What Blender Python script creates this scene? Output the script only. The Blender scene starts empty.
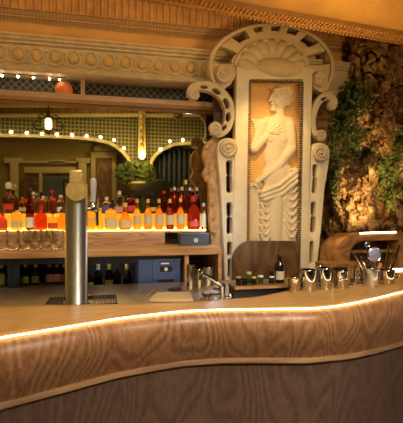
import bpy, bmesh, math, random
import numpy as np
from mathutils import Vector, noise as mnoise
random.seed(7)
rng = np.random.default_rng(7)
C = bpy.context.scene.collection
PI = math.pi
# ---------------------------------------------------------------- camera geometry
F, CX, HV, E = 430.0, 201.5, 215.0, 1.46
A = math.radians(13)
SA, CA = math.sin(A), math.cos(A)

def rd(u):
    t = (u - CX) / F
    return SA + t * CA, CA - t * SA
def PY(u, v, Y):                       # point of the place on the plane at depth Y
    dx, dy = rd(u); z = Y / dy
    return Vector((z * dx, Y, E - z * (v - HV) / F))
def PZ(u, v, Z):                       # point of the place at height Z
    dx, dy = rd(u); z = (E - Z) * F / (v - HV)
    return Vector((z * dx, z * dy, Z))
def px(u, Y):                          # size of one photo pixel at that depth
    return Y / rd(u)[1] / F
YM = 3.05                              # mirror plane
def PM(u, v, Yp):                      # a place seen in the mirror, put where it really stands
    p = PY(u, v, Yp)
    return Vector((p.x, 2 * YM - Yp, p.z))

# ---------------------------------------------------------------- materials
def newmat(name):
    m = bpy.data.materials.new(name); m.use_nodes = True
    nt = m.node_tree
    return m, nt, nt.nodes['Principled BSDF']
def mat(name, col, rough=.5, metal=0., trans=0., ior=1.45, emit=None, es=0., var=0., vscale=8., bump=0., bscale=40., spec=.5):
    m, nt, b = newmat(name)
    b.inputs['Base Color'].default_value = (*col, 1)
    b.inputs['Roughness'].default_value = rough
    b.inputs['Metallic'].default_value = metal
    b.inputs['Transmission Weight'].default_value = trans
    b.inputs['IOR'].default_value = ior
    b.inputs['Specular IOR Level'].default_value = spec
    if emit:
        b.inputs['Emission Color'].default_value = (*emit, 1)
        b.inputs['Emission Strength'].default_value = es
    tc = nt.nodes.new('ShaderNodeTexCoord')
    if var:
        n = nt.nodes.new('ShaderNodeTexNoise'); n.inputs['Scale'].default_value = vscale; n.inputs['Detail'].default_value = 6
        nt.links.new(tc.outputs['Object'], n.inputs['Vector'])
        r = nt.nodes.new('ShaderNodeValToRGB')
        r.color_ramp.elements[0].position = .3; r.color_ramp.elements[1].position = .7
        r.color_ramp.elements[0].color = tuple(c * (1 - var) for c in col) + (1,)
        r.color_ramp.elements[1].color = tuple(min(1, c * (1 + var)) for c in col) + (1,)
        nt.links.new(n.outputs['Fac'], r.inputs['Fac']); nt.links.new(r.outputs['Color'], b.inputs['Base Color'])
    if bump:
        n2 = nt.nodes.new('ShaderNodeTexNoise'); n2.inputs['Scale'].default_value = bscale; n2.inputs['Detail'].default_value = 5
        nt.links.new(tc.outputs['Object'], n2.inputs['Vector'])
        bp = nt.nodes.new('ShaderNodeBump'); bp.inputs['Strength'].default_value = bump; bp.inputs['Distance'].default_value = .02
        nt.links.new(n2.outputs['Fac'], bp.inputs['Height']); nt.links.new(bp.outputs['Normal'], b.inputs['Normal'])
    return m
def wood(name, c1, c2, coord='Object', sc=(1, 1, 1), rings=14., rough=.4, fine=1., nscale=1.4, mix=1.):
    """crown-cut veneer: contour lines of a stretched noise plus fine pores"""
    m, nt, b = newmat(name); L = nt.links
    tc = nt.nodes.new('ShaderNodeTexCoord')
    mp = nt.nodes.new('ShaderNodeMapping'); mp.inputs['Scale'].default_value = sc
    L.new(tc.outputs[coord], mp.inputs['Vector'])
    n = nt.nodes.new('ShaderNodeTexNoise'); n.inputs['Scale'].default_value = nscale; n.inputs['Detail'].default_value = 1.2; n.inputs['Roughness'].default_value = .35
    L.new(mp.outputs['Vector'], n.inputs['Vector'])
    mu = nt.nodes.new('ShaderNodeMath'); mu.operation = 'MULTIPLY'; mu.inputs[1].default_value = rings * 6.2832
    L.new(n.outputs['Fac'], mu.inputs[0])
    sn = nt.nodes.new('ShaderNodeMath'); sn.operation = 'SINE'; L.new(mu.outputs[0], sn.inputs[0])
    ma = nt.nodes.new('ShaderNodeMath'); ma.operation = 'MULTIPLY_ADD'; ma.inputs[1].default_value = .5 * mix; ma.inputs[2].default_value = .5
    L.new(sn.outputs[0], ma.inputs[0])
    n2 = nt.nodes.new('ShaderNodeTexNoise'); n2.inputs['Scale'].default_value = 7 * fine; n2.inputs['Detail'].default_value = 5
    L.new(mp.outputs['Vector'], n2.inputs['Vector'])
    ad = nt.nodes.new('ShaderNodeMath'); ad.operation = 'MULTIPLY_ADD'; ad.inputs[1].default_value = 1.2; ad.inputs[2].default_value = -.6
    L.new(n2.outputs['Fac'], ad.inputs[0])
    sm = nt.nodes.new('ShaderNodeMath'); sm.operation = 'ADD'; L.new(ma.outputs[0], sm.inputs[0]); L.new(ad.outputs[0], sm.inputs[1])
    r = nt.nodes.new('ShaderNodeValToRGB')
    r.color_ramp.elements[0].position = .1; r.color_ramp.elements[1].position = .85
    r.color_ramp.elements[0].color = (*c1, 1); r.color_ramp.elements[1].color = (*c2, 1)
    L.new(sm.outputs[0], r.inputs['Fac']); L.new(r.outputs['Color'], b.inputs['Base Color'])
    b.inputs['Roughness'].default_value = rough
    return m
def grid_mat(name, c_line, c_fill, sx, sy, mortar=.06, diag=False, rough=.6, coord='UV'):
    m, nt, b = newmat(name); L = nt.links
    tc = nt.nodes.new('ShaderNodeTexCoord'); mp = nt.nodes.new('ShaderNodeMapping')
    if diag: mp.inputs['Rotation'].default_value = (0, 0, PI / 4)
    L.new(tc.outputs[coord], mp.inputs['Vector'])
    br = nt.nodes.new('ShaderNodeTexBrick'); br.offset = 0; br.inputs['Scale'].default_value = 1
    br.inputs['Brick Width'].default_value = sx; br.inputs['Row Height'].default_value = sy
    br.inputs['Mortar Size'].default_value = mortar; br.inputs['Mortar Smooth'].default_value = .3
    br.inputs['Color1'].default_value = (*c_fill, 1); br.inputs['Color2'].default_value = (*[c * .85 for c in c_fill], 1); br.inputs['Mortar'].default_value = (*c_line, 1)
    L.new(mp.outputs['Vector'], br.inputs['Vector']); L.new(br.outputs['Color'], b.inputs['Base Color'])
    b.inputs['Roughness'].default_value = rough
    return m
def emis(name, col, s):
    return mat(name, (.8, .8, .8), emit=col, es=s)

M = {}
M['bar_top'] = wood('bar_top_wood', (.46, .25, .075), (.58, .34, .115), 'UV', (1.2, 9, 1), 7, .34, 3., 1.4, .4)
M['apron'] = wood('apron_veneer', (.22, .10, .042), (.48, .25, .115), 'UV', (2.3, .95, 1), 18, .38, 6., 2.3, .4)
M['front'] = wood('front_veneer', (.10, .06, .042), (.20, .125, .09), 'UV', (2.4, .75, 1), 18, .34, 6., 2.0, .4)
M['moulding'] = wood('moulding_wood', (.30, .17, .08), (.42, .25, .12), 'UV', (1, 8, 1), 6, .4)
M['shelf_wood'] = wood('shelf_oak', (.42, .22, .085), (.56, .33, .15), 'Object', (1.5, 8, 14), 5, .42)
M['riser_wood'] = wood('riser_oak', (.40, .22, .11), (.56, .35, .20), 'Object', (2, 8, 16), 6, .5)
M['dark_wood'] = wood('dark_walnut', (.09, .045, .018), (.20, .10, .04), 'Object', (2, 3, 8), 6, .5)
M['panel_wood'] = wood('panel_walnut', (.085, .04, .010), (.16, .078, .02), 'Object', (5, 3, 1.6), 7, .45)
M['niche_wood'] = wood('niche_oak', (.26, .115, .025), (.40, .19, .05), 'Object', (3, 3, 6), 6, .4)
M['cream'] = mat('cream_paint', (.62, .49, .31), .5, var=.13, vscale=9, bump=.12, bscale=60)
M['cream_pale'] = mat('pale_cream_paint', (.76, .66, .47), .45, var=.08, vscale=12, bump=.06, bscale=80)
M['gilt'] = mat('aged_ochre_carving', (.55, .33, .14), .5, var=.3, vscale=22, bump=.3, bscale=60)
M['plaster'] = mat('plaster_relief', (.82, .68, .46), .65, var=.06, vscale=10, bump=.08, bscale=90)
M['ochre'] = mat('ochre_ground', (.80, .46, .15), .7, var=.12, vscale=7)
M['tooth'] = mat('dark_bronze_trim', (.16, .11, .05), .5, metal=.3)
M['ceil_rib'] = mat('ribbed_timber', (.60, .33, .12), .5, var=.2, vscale=14)
M['ceil_orange'] = mat('ochre_cove', (.68, .38, .12), .5, var=.1, vscale=6)
M['ceil_grid'] = grid_mat('tiled_band', (.22, .13, .06), (.44, .29, .14), .021, .03, .0022)
M['ceil'] = mat('ceiling_paint', (.40, .33, .17), .8, var=.05)
M['beam'] = mat('gilded_beam', (.62, .33, .085), .45, var=.18, vscale=5)
M['beam_bead'] = mat('beam_beading', (.62, .30, .09), .5, var=.3, vscale=30)
M['cornice'] = mat('cornice_plaster', (.60, .48, .31), .55, var=.14, vscale=16, bump=.1, bscale=70)
M['rosette'] = mat('ochre_rosette', (.62, .40, .16), .5, var=.15, vscale=30)
M['rail'] = mat('pinkish_rail_paint', (.58, .38, .24), .5, var=.1, vscale=10)
M['lattice_dark'] = grid_mat('dark_diamond_lattice', (.14, .13, .09), (.008, .009, .012), .034, .034, .0052, True, .5)
M['lattice_light'] = grid_mat('pale_lattice', (.32, .28, .11), (.05, .05, .022), .06, .06, .0105, False, .6)
M['lattice_fan'] = grid_mat('pale_diagonal_lattice', (.32, .28, .11), (.05, .05, .022), .06, .06, .0105, True, .6)
M['mirror'] = mat('bronze_tinted_mirror', (.66, .60, .43), .02, metal=1.)
M['steel'] = mat('brushed_steel', (.66, .60, .50), .38, metal=1., bump=.04, bscale=120)
M['steel_col'] = mat('satin_steel', (.72, .74, .78), .30, metal=1.)
M['chrome'] = mat('chrome', (.62, .62, .64), .08, metal=1.)
M['steel_warm'] = mat('polished_tin', (.60, .54, .44), .14, metal=1.)
M['grip'] = mat('silvered_grip', (.74, .75, .78), .22, metal=.45)
M['brass'] = mat('brushed_brass', (.90, .66, .26), .36, metal=.85, var=.12, vscale=40)
M['brass_bright'] = mat('polished_brass', (.80, .60, .26), .18, metal=1.)
M['black'] = mat('black_plastic', (.012, .012, .014), .4)
M['fridge_black'] = mat('black_enamel', (.013, .016, .026), .35)
M['fridge_blue'] = mat('blue_black_enamel', (.05, .09, .24), .38)
M['fridge_in'] = mat('fridge_lining', (.035, .035, .038), .6)
M['glass'] = mat('clear_glass', (.98, .98, .97), .02, trans=1., ior=1.45)
M['pane'] = mat('door_pane', (.95, .97, .97), .0, trans=1., ior=1.02, spec=.3)
M['white'] = mat('white_enamel', (.80, .80, .80), .4)
M['blue_grey'] = mat('slate_blue_card', (.075, .085, .115), .5)
M['label'] = mat('cream_label', (.62, .53, .38), .6)
M['label_white'] = mat('white_label', (.82, .80, .74), .6)
M['label_red'] = mat('red_label', (.60, .06, .03), .5)
M['label_gold'] = mat('gold_label', (.75, .50, .12), .4)
M['label_blue'] = mat('violet_label', (.12, .10, .34), .5)
M['label_green'] = mat('pale_green_label', (.58, .60, .26), .5)
M['label_pink'] = mat('rose_label', (.66, .32, .26), .5)
M['foil_gold'] = mat('gold_foil', (.86, .60, .15), .35, metal=.25)
M['foil_silver'] = mat('silver_foil', (.82, .82, .80), .3, metal=.3)
M['cap_black'] = mat('black_cap', (.015, .014, .014), .35)
M['cap_red'] = mat('red_cap', (.5, .03, .03), .35)
def liquor(n, c, t=.9, r=.03): M[n] = mat(n + '_glass', c, r, trans=t, ior=1.36)
liquor('amber', (1., .74, .30), 1.); liquor('gold', (1., .86, .50), 1.); liquor('red', (.78, .07, .025), .97); liquor('darkred', (.30, .025, .012), .95)
liquor('orange', (1., .46, .10), 1.); liquor('clear', (.97, .95, .92), 1.); liquor('green', (.22, .36, .10)); liquor('dkgreen', (.05, .11, .03), .8)
liquor('pink', (.95, .30, .22), .97); liquor('brown', (.48, .17, .045), .95)
M['dark_glass'] = mat('dark_bottle_glass', (.012, .010, .008), .1, trans=.1)
M['led'] = emis('warm_led', (1., .70, .34), 13.)
M['led_shelf'] = emis('shelf_led', (1., .66, .16), 6.)
M['led_niche'] = emis('niche_led', (1., .82, .55), 5.)
M['step_glow'] = mat('amber_lit_acrylic', (.95, .58, .09), .3, emit=(1., .50, .03), es=.45)
M['bulb'] = emis('warm_bulb', (1., .80, .48), 30.)
M['lantern_glow'] = emis('lantern_glow', (1., .75, .22), 26.)
M['bowl'] = mat('orange_glass_bowl', (.62, .17, .04), .3, var=.2, vscale=14, emit=(1., .22, .03), es=.10)
M['iron'] = mat('wrought_iron', (.03, .025, .02), .5, metal=.6)
M['leaf'] = mat('ivy_leaf', (.075, .11, .018), .5, var=.5, vscale=12)
M['leaf2'] = mat('ivy_leaf_bright', (.16, .22, .035), .5, var=.5, vscale=12)
M['dry'] = mat('dried_fern', (.46, .20, .06), .7, var=.4, vscale=14)
M['stem'] = mat('ivy_stem', (.10, .065, .03), .7)
M['olive'] = mat('olive_plaster', (.40, .32, .12), .8, var=.08, vscale=3)
M['olive_pale'] = mat('pale_olive_moulding', (.62, .52, .27), .6, var=.08)
M['door'] = wood('door_oak', (.17, .085, .025), (.28, .15, .05), 'Object', (4, 4, 1.2), 6, .5)
M['curtain'] = mat('grey_blue_curtain', (.10, .12, .15), .8, var=.2, vscale=5)
M['dark_cloth'] = mat('dark_upholstery', (.02, .018, .016), .7)
M['floor'] = wood('floor_boards', (.10, .055, .03), (.17, .10, .055), 'Object', (1, 6, 1), 6, .5)
M['wire_blue'] = mat('steel_mesh', (.36, .42, .58), .5, metal=.5)
M['muddler'] = wood('muddler_wood', (.5, .2, .05), (.66, .30, .09), 'Object', (8, 8, 2), 4, .5)
def rock_mat():
    m, nt, b = newmat('craggy_rock'); L = nt.links
    tc = nt.nodes.new('ShaderNodeTexCoord')
    n = nt.nodes.new('ShaderNodeTexNoise'); n.inputs['Scale'].default_value = 9; n.inputs['Detail'].default_value = 9; n.inputs['Roughness'].default_value = .65
    L.new(tc.outputs['Object'], n.inputs['Vector'])
    r = nt.nodes.new('ShaderNodeValToRGB'); e = r.color_ramp.elements
    e[0].position = .36; e[0].color = (.07, .033, .01, 1); e[1].position = .66; e[1].color = (.70, .50, .23, 1)
    x = e.new(.5); x.color = (.36, .19, .06, 1)
    L.new(n.outputs['Fac'], r.inputs['Fac']); L.new(r.outputs['Color'], b.inputs['Base Color'])
    bp = nt.nodes.new('ShaderNodeBump'); bp.inputs['Strength'].default_value = .5; bp.inputs['Distance'].default_value = .03
    n2 = nt.nodes.new('ShaderNodeTexNoise'); n2.inputs['Scale'].default_value = 28; n2.inputs['Detail'].default_value = 8
    L.new(tc.outputs['Object'], n2.inputs['Vector']); L.new(n2.outputs['Fac'], bp.inputs['Height']); L.new(bp.outputs['Normal'], b.inputs['Normal'])
    b.inputs['Roughness'].default_value = .75
    return m
M['rock'] = rock_mat()

# ---------------------------------------------------------------- object helpers
def tag(o, label=None, cat=None, group=None, kind=None):
    if label: o['label'] = label
    if cat: o['category'] = cat
    if group: o['group'] = group
    if kind: o['kind'] = kind
    return o
def thing(name, label, cat, loc=(0, 0, 0), group=None):
    o = bpy.data.objects.new(name, None); C.objects.link(o); o.empty_display_size = .05
    o.location = loc
    return tag(o, label, cat, group)
def link(name, me, m, parent=None, smooth=35):
    if m: me.materials.append(M[m] if isinstance(m, str) else m)
    o = bpy.data.objects.new(name, me); C.objects.link(o)
    if smooth:
        me.shade_smooth()
        me.set_sharp_from_angle(angle=math.radians(smooth))
    if parent:                                   # geometry is written in world space
        o.parent = parent
        off = parent.location.copy(); p = parent.parent
        while p: off += p.location; p = p.parent
        for v in me.vertices: v.co -= off
    else:
        if me.vertices:
            xs = [v.co for v in me.vertices]
            c = Vector((sum(v.x for v in xs) / len(xs), sum(v.y for v in xs) / len(xs), min(v.z for v in xs)))
            for v in me.vertices: v.co -= c
            o.location = c
    return o
class MB:
    def __init__(s): s.v = []; s.f = []; s.uv = {}
    def add(s, vs, fs):
        k = len(s.v); s.v += [tuple(p) for p in vs]; s.f += [tuple(i + k for i in f) for f in fs]; return s
    def box(s, x0, x1, y0, y1, z0, z1):
        return s.add([(x0, y0, z0), (x1, y0, z0), (x1, y1, z0), (x0, y1, z0), (x0, y0, z1), (x1, y0, z1), (x1, y1, z1), (x0, y1, z1)],
                     [(3, 2, 1, 0), (4, 5, 6, 7), (0, 1, 5, 4), (1, 2, 6, 5), (2, 3, 7, 6), (3, 0, 4, 7)])
    def lathe(s, c, prof, n=20, sq=2., ax='Z', ang=0., yscale=1.):
        """prof: (r, h) pairs from bottom to top; sq > 2 squares the plan"""
        c = Vector(c); vs = []; fs = []; m = len(prof)
        for r, h in prof:
            for k in range(n):
                a = 2 * PI * k / n + ang
                ca, sa = math.cos(a), math.sin(a)
                q = (abs(ca) ** sq + abs(sa) ** sq) ** (-1 / sq) if sq != 2 else 1
                x, y = r * q * ca, r * q * sa * yscale
                if ax == 'Z': vs.append(c + Vector((x, y, h)))
                elif ax == 'Y': vs.append(c + Vector((x, -h, y)))
                else: vs.append(c + Vector((h, x, y)))
        for i in range(m - 1):
            for k in range(n):
                k2 = (k + 1) % n
                fs.append((i * n + k, i * n + k2, (i + 1) * n + k2, (i + 1) * n + k))
        fs.append(tuple(range(n - 1, -1, -1))); fs.append(tuple((m - 1) * n + k for k in range(n)))
        return s.add(vs, fs)
    def tube(s, pts, rad, n=8, flat=1., up=None, caps=True):
        pts = [Vector(p) for p in pts]; m = len(pts)
        if not hasattr(rad, '__len__'): rad = [rad] * m
        vs = []; fs = []; ref = None
        for i, p in enumerate(pts):
            d = (pts[min(i + 1, m - 1)] - pts[max(i - 1, 0)]).normalized()
            if ref is None:
                ref = Vector((0, 1, 0)) if abs(d.y) < .9 else Vector((1, 0, 0))
            a = (ref - d * ref.dot(d)).normalized(); b = d.cross(a); ref = a
            for k in range(n):
                t = 2 * PI * k / n
                vs.append(p + a * math.cos(t) * rad[i] * flat + b * math.sin(t) * rad[i])
        for i in range(m - 1):
            for k in range(n):
                k2 = (k + 1) % n
                fs.append((i * n + k, i * n + k2, (i + 1) * n + k2, (i + 1) * n + k))
        if caps: fs.append(tuple(range(n - 1, -1, -1))); fs.append(tuple((m - 1) * n + k for k in range(n)))
        return s.add(vs, fs)
    def ball(s, c, r, n=10, sx=1, sy=1, sz=1):
        c = Vector(c); vs = []; fs = []
        for i in range(1, n):
            t = PI * i / n
            for k in range(n * 2):
                a = PI * k / n
                vs.append(c + Vector((r * sx * math.sin(t) * math.cos(a), r * sy * math.sin(t) * math.sin(a), -r * sz * math.cos(t))))
        N = n * 2
        for i in range(n - 2):
            for k in range(N): fs.append((i * N + k, i * N + (k + 1) % N, (i + 1) * N + (k + 1) % N, (i + 1) * N + k))
        b = len(vs); vs.append(c + Vector((0, 0, -r * sz))); vs.append(c + Vector((0, 0, r * sz)))
        for k in range(N):
            fs.append((b, (k + 1) % N, k)); fs.append((b + 1, (n - 2) * N + k, (n - 2) * N + (k + 1) % N))
        return s.add(vs, fs)
    def extrude_x(s, prof, x0, x1):
        """closed (Y, Z) profile swept along X"""
        n = len(prof)
        vs = [(x0, y, z) for y, z in prof] + [(x1, y, z) for y, z in prof]
        fs = [(i, (i + 1) % n, n + (i + 1) % n, n + i) for i in range(n)] + [tuple(range(n - 1, -1, -1)), tuple(range(n, 2 * n))]
        return s.add(vs, fs)
    def mesh(s, name):
        me = bpy.data.meshes.new(name); me.from_pydata(s.v, [], s.f)
        bm = bmesh.new(); bm.from_mesh(me); bmesh.ops.recalc_face_normals(bm, faces=bm.faces); bm.to_mesh(me); bm.free()
        return me
    def build(s, name, m, parent=None, smooth=35, bevel=0.):
        o = link(name, s.mesh(name), m, parent, smooth)
        if bevel:
            b = o.modifiers.new('bevel', 'BEVEL'); b.width = bevel; b.segments = 2; b.limit_method = 'ANGLE'
        return o
def strip(name, rows, m, parent=None, uvscale=1., smooth=40, closed=False):
    """surface through rows of points with UVs measured in metres (u along a row, v across rows)"""
    R, N = len(rows), len(rows[0])
    vs = [tuple(p) for r in rows for p in r]
    fs = []; uvs = []
    mid = rows[R // 2]
    us = [0.]
    for i in range(1, N): us.append(us[-1] + (Vector(mid[i]) - Vector(mid[i - 1])).length)
    w = [0.]
    for j in range(1, R): w.append(w[-1] + (Vector(rows[j][N // 2]) - Vector(rows[j - 1][N // 2])).length)
    for j in range(R - 1):
        for i in range(N - 1):
            fs.append((j * N + i, j * N + i + 1, (j + 1) * N + i + 1, (j + 1) * N + i))
            uvs += [(us[i], w[j]), (us[i + 1], w[j]), (us[i + 1], w[j + 1]), (us[i], w[j + 1])]
    me = bpy.data.meshes.new(name); me.from_pydata(vs, [], fs)
    l = me.uv_layers.new(name='UVMap')
    for k, q in enumerate(uvs): l.data[k].uv = q
    return link(name, me, m, parent, smooth)
def solidify(o, t, off=-1):
    s = o.modifiers.new('thickness', 'SOLIDIFY'); s.thickness = t; s.offset = off
def solid(name, outer, holes, Y, depth, m, parent=None, bevel=.004, uv=False, smooth=40):
    """a carved plate: outline and holes (photo points put on the plane Y), real thickness towards the back"""
    cu = bpy.data.curves.new('c', 'CURVE'); cu.dimensions = '2D'; cu.fill_mode = 'BOTH'
    for poly in [outer] + holes:
        sp = cu.splines.new('POLY'); sp.points.add(len(poly) - 1); sp.use_cyclic_u = True
        for p, q in zip(sp.points, poly):
            w = PY(q[0], q[1], Y); p.co = (w.x, w.z, 0, 1)
    cu.extrude = depth / 2 - bevel; cu.bevel_depth = bevel; cu.bevel_resolution = 1; cu.offset = -bevel
    ob = bpy.data.objects.new('c', cu); C.objects.link(ob)
    bpy.context.view_layer.update()
    me = bpy.data.meshes.new_from_object(ob.evaluated_get(bpy.context.evaluated_depsgraph_get()))
    bpy.data.objects.remove(ob); bpy.data.curves.remove(cu)
    me.materials.clear()
    for v in me.vertices:
        x, z, d = v.co
        v.co = (x, Y + depth / 2 - d, z)
    bm = bmesh.new(); bm.from_mesh(me); bmesh.ops.remove_doubles(bm, verts=bm.verts, dist=1e-6)
    bmesh.ops.recalc_face_normals(bm, faces=bm.faces); bm.to_mesh(me); bm.free()
    if uv:
        for l in list(me.uv_layers): me.uv_layers.remove(l)
        l = me.uv_layers.new(name='UVMap')
        for lp in me.loops:
            c = me.vertices[lp.vertex_index].co; l.data[lp.index].uv = (c.x, c.z)
    return link(name, me, m, parent, smooth)
def ell(cu, cv, ru, rv, n=20, rot=0.):
    c, s = math.cos(rot), math.sin(rot)
    return [(cu + ru * math.cos(2 * PI * k / n) * c - rv * math.sin(2 * PI * k / n) * s, cv + ru * math.cos(2 * PI * k / n) * s + rv * math.sin(2 * PI * k / n) * c) for k in range(n)]
def slot(u, v0, v1, w, lean=0., waist=0.):
    """rounded slot, optionally pinched in the middle"""
    out = []; h = v1 - v0; r = w / 2
    for k in range(9):
        a = PI + PI * k / 8
        out.append((u + r * math.cos(a), v0 + r + r * math.sin(a)))
    if waist: out += [(u + r - .2, v0 + h * .40), (u + r - waist, v0 + h * .45), (u + r - .2, v0 + h * .5)]
    for k in range(9):
        a = PI * k / 8
        out.append((u + lean + r * math.cos(a), v1 - r + r * math.sin(a)))
    if waist: out += [(u - r + .2, v0 + h * .5), (u - r + waist, v0 + h * .45), (u - r + .2, v0 + h * .40)]
    return out
def cat(pts, n=8, closed=False):
    """Catmull-Rom through 2D points"""
    P = [np.array(p, float) for p in pts]; out = []
    N = len(P); rg = range(N if closed else N - 1)
    for i in rg:
        if closed: a, b, c, d = P[(i - 1) % N], P[i], P[(i + 1) % N], P[(i + 2) % N]
        else: a, b, c, d = P[max(i - 1, 0)], P[i], P[i + 1], P[min(i + 2, N - 1)]
        for k in range(n):
            t = k / n
            out.append(tuple(.5 * (2 * b + (c - a) * t + (2 * a - 5 * b + 4 * c - d) * t * t + (3 * b - a - 3 * c + d) * t ** 3)))
    if not closed: out.append(tuple(P[-1]))
    return out
def ribbon(pts, wid, n=8):
    c = cat(pts, n); m = len(c)
    ws = np.interp(np.linspace(0, 1, m), np.linspace(0, 1, len(wid)), wid)
    L, R = [], []
    for i in range(m):
        a = np.array(c[max(i - 1, 0)]); b = np.array(c[min(i + 1, m - 1)]); d = b - a; d /= np.linalg.norm(d) + 1e-9
        nn = np.array((-d[1], d[0])); p = np.array(c[i])
        L.append(tuple(p + nn * ws[i] / 2)); R.append(tuple(p - nn * ws[i] / 2))
    return L + R[::-1]
def spiral(cu, cv, r, turns, sgn=1, start=0., n=34, rmin=.12):
    out = []
    for k in range(n + 1):
        t = k / n; a = start + sgn * turns * 2 * PI * t; q = r * (1 - t * (1 - rmin))
        out.append((cu + q * math.cos(a), cv + q * math.sin(a)))
    return out
def volute(u, v, r, Y, parent, sgn=1, start=0., m='cream', turns=1.9):
    s = px(u, Y)
    b = MB().lathe(PY(u, v, Y), [(r * s * 1.02, -.018), (r * s * 1.02, .004), (r * s * .93, .012)], 28, ax='Y')
    o = b.build('volute', m, parent)
    pts = [PY(a, c, Y - .014) for a, c in spiral(u, v, r * .82, turns, sgn, start)]
    k = len(pts)
    MB().tube(pts, [r * s * .2 * (1 - .5 * i / k) for i in range(k)], 8).build('spiral_roll', m, o)
    MB().ball(PY(u, v, Y - .016), r * s * .2, 8).build('eye', m, o)
    return o

# ================================================================ THE ROOM
XL, XR, YB, YW, ZC = -2.6, 4.2, -1.32, 3.35, 3.35
def struct(o): return tag(o, kind='structure')
struct(MB().box(XL, XR, YB, YW, -.06, 0).build('floor', 'floor'))
struct(MB().box(XL, XR, YB, 2.0, ZC, ZC + .06).build('ceiling', 'ceil'))
struct(MB().box(XL - .08, XL, YB, YW, 0, ZC).build('wall_left', 'olive'))
struct(MB().box(XR, XR + .08, YB, YW, 0, ZC).build('wall_right', 'olive'))
wb = struct(MB().box(XL, XR, YB - .08, YB, 0, ZC).build('wall_rear', 'olive'))
struct(MB().box(XL, XR, YW, YW + .08, 0, ZC).build('wall_front', 'dark_wood'))
XE = 2.1
# cove ceiling over the back bar
cove = struct(MB().extrude_x([(2.0, 3.13), (2.0, 3.17), (YW, 3.17), (YW, 3.13)], XL, XR).build('ceiling_alcove', 'ceil'))
nr = int((XE - XL) / .0042); rows = []
for j, (y, z) in enumerate([(2.925, 2.772), (2.92, 2.86), (2.895, 2.95), (2.84, 3.03), (2.74, 3.09), (2.55, 3.12)]):
    rows.append([(XL + i * .0042, y - .014 * abs(math.sin(PI * i / 5.5)) ** .6, z) for i in range(nr)])
strip('ribbed_panel', rows, 'ceil_rib', cove, smooth=60)
rows = [[(XL, y, z), (XE, y, z)] for y, z in [(2.925, 2.677), (2.928, 2.70), (2.928, 2.75), (2.925, 2.772)]]
strip('tiled_band', rows, 'ceil_grid', cove)
b = MB()
for y, z in ((2.920, 2.772), (2.923, 2.722), (2.920, 2.677)): b.box(XL, XE, y - .006, y + .006, z - .004, z + .004)
b.build('band_ridge', 'ceil_rib', cove)
rows = [[(XL, y, z), (XE, y, z)] for y, z in [(2.925, 2.677), (2.905, 2.672), (2.90, 2.655), (2.91, 2.62), (2.93, 2.581)]]
strip('ochre_cove', rows, 'ceil_orange', cove)
# cornice with rosettes
corn = MB().extrude_x([(YW, 2.36), (2.868, 2.36), (2.860, 2.366), (2.860, 2.374), (2.868, 2.380), (2.868, 2.388), (2.876, 2.394), (2.89, 2.398), (2.89, 2.53),
                       (2.88, 2.535), (2.868, 2.536), (2.868, 2.546), (2.856, 2.55), (2.846, 2.556), (2.846, 2.564), (2.832, 2.568), (2.826, 2.574), (2.826, 2.58), (YW, 2.58)], XL, XE).build('trim_cornice', 'cornice', smooth=20)
struct(corn)
x0 = PY(17.7, 54, 2.88).x; step = (PY(108, 62, 2.88).x - x0) / 5
zc = 2.464
for k in range(-9, 15):
    x = x0 + k * step
    if x > 1.9: break
    r = MB().lathe((x, 2.889, zc), [(.031, 0), (.031, .010), (.022, .017), (.009, .020)], 20, ax='Y').build('rosette', 'rosette', corn)
    b = MB()
    pts = [(x + .045 * math.cos(a), 2.887, zc + .052 * math.sin(a)) for a in np.linspace(0, 2 * PI, 29)]
    b.tube(pts, .0075, 6, caps=False)
    b.build('ring', 'cornice', r)
    b = MB()
    for sz in (1, -1):
        b.ball((x + step / 2, 2.889, zc + .038 * sz), .016, 6, 1.3, .5, .7)
    b.build('leaf_boss', 'cornice', corn)
# lattice band under the cornice: rail, posts, dark diamond lattice at the back
rail = thing('trim_rail', None, None, PY(100, 98, 3.0)); tag(rail, kind='structure')
MB().box(XL, 1.05, 2.935, 3.045, 2.220, 2.248).build('ledge', 'rail', rail, bevel=.004)
MB().box(XL, 1.05, 2.930, 2.945, 2.244, 2.252).build('bead', 'rail', rail)
for u in (83, 190):
    x = PY(u, 85, 2.99).x
    MB().box(x - .013, x + .013, 2.95, 2.975, 2.248, 2.36).build('post', 'rail', rail)
strip('lattice', [[(XL, 3.03, z), (1.05, 3.03, z)] for z in (2.248, 2.36)], 'lattice_dark', rail)
# main beam in front of the alcove
p0, p1 = PZ(180, 8, 2.56), PZ(403, 45, 2.56)
bd = Vector((p1.x - p0.x, p1.y - p0.y, 0)).normalized(); bn = Vector((bd.y, -bd.x, 0))     # bn points to the room
def beam_pt(s, o, z): q = Vector((p0.x, p0.y, 0)) + bd * s + bn * o; return (q.x, q.y, z)
prof = [(0, 2.70), (0, 2.572), (.008, 2.562), (.035, 2.56), (.040, 2.553), (.052, 2.553), (.058, 2.56), (.165, 2.56), (.175, 2.552), (.19, 2.552), (.20, 2.56), (.235, 2.57), (.26, 2.60), (.30, 2.62), (.30, 2.70), (.34, 2.72), (.36, 3.36)]
s0, s1 = -2.9, 3.3
beam = strip('trim_beam', [[beam_pt(s, o, z) for s in np.linspace(s0, s1, 8)] for o, z in prof], 'beam'); struct(beam)
b = MB(); k = 0
s = -1.2
while s < 2.6:
    for o in (.014, .066, .086, .106):
        c = beam_pt(s + (o * 12) % .03, o, 2.558)
        b.ball(c, .0085, 4, 1.2, .8, .9)
    s += .026
b.build('beading', 'beam_bead', beam)

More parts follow.
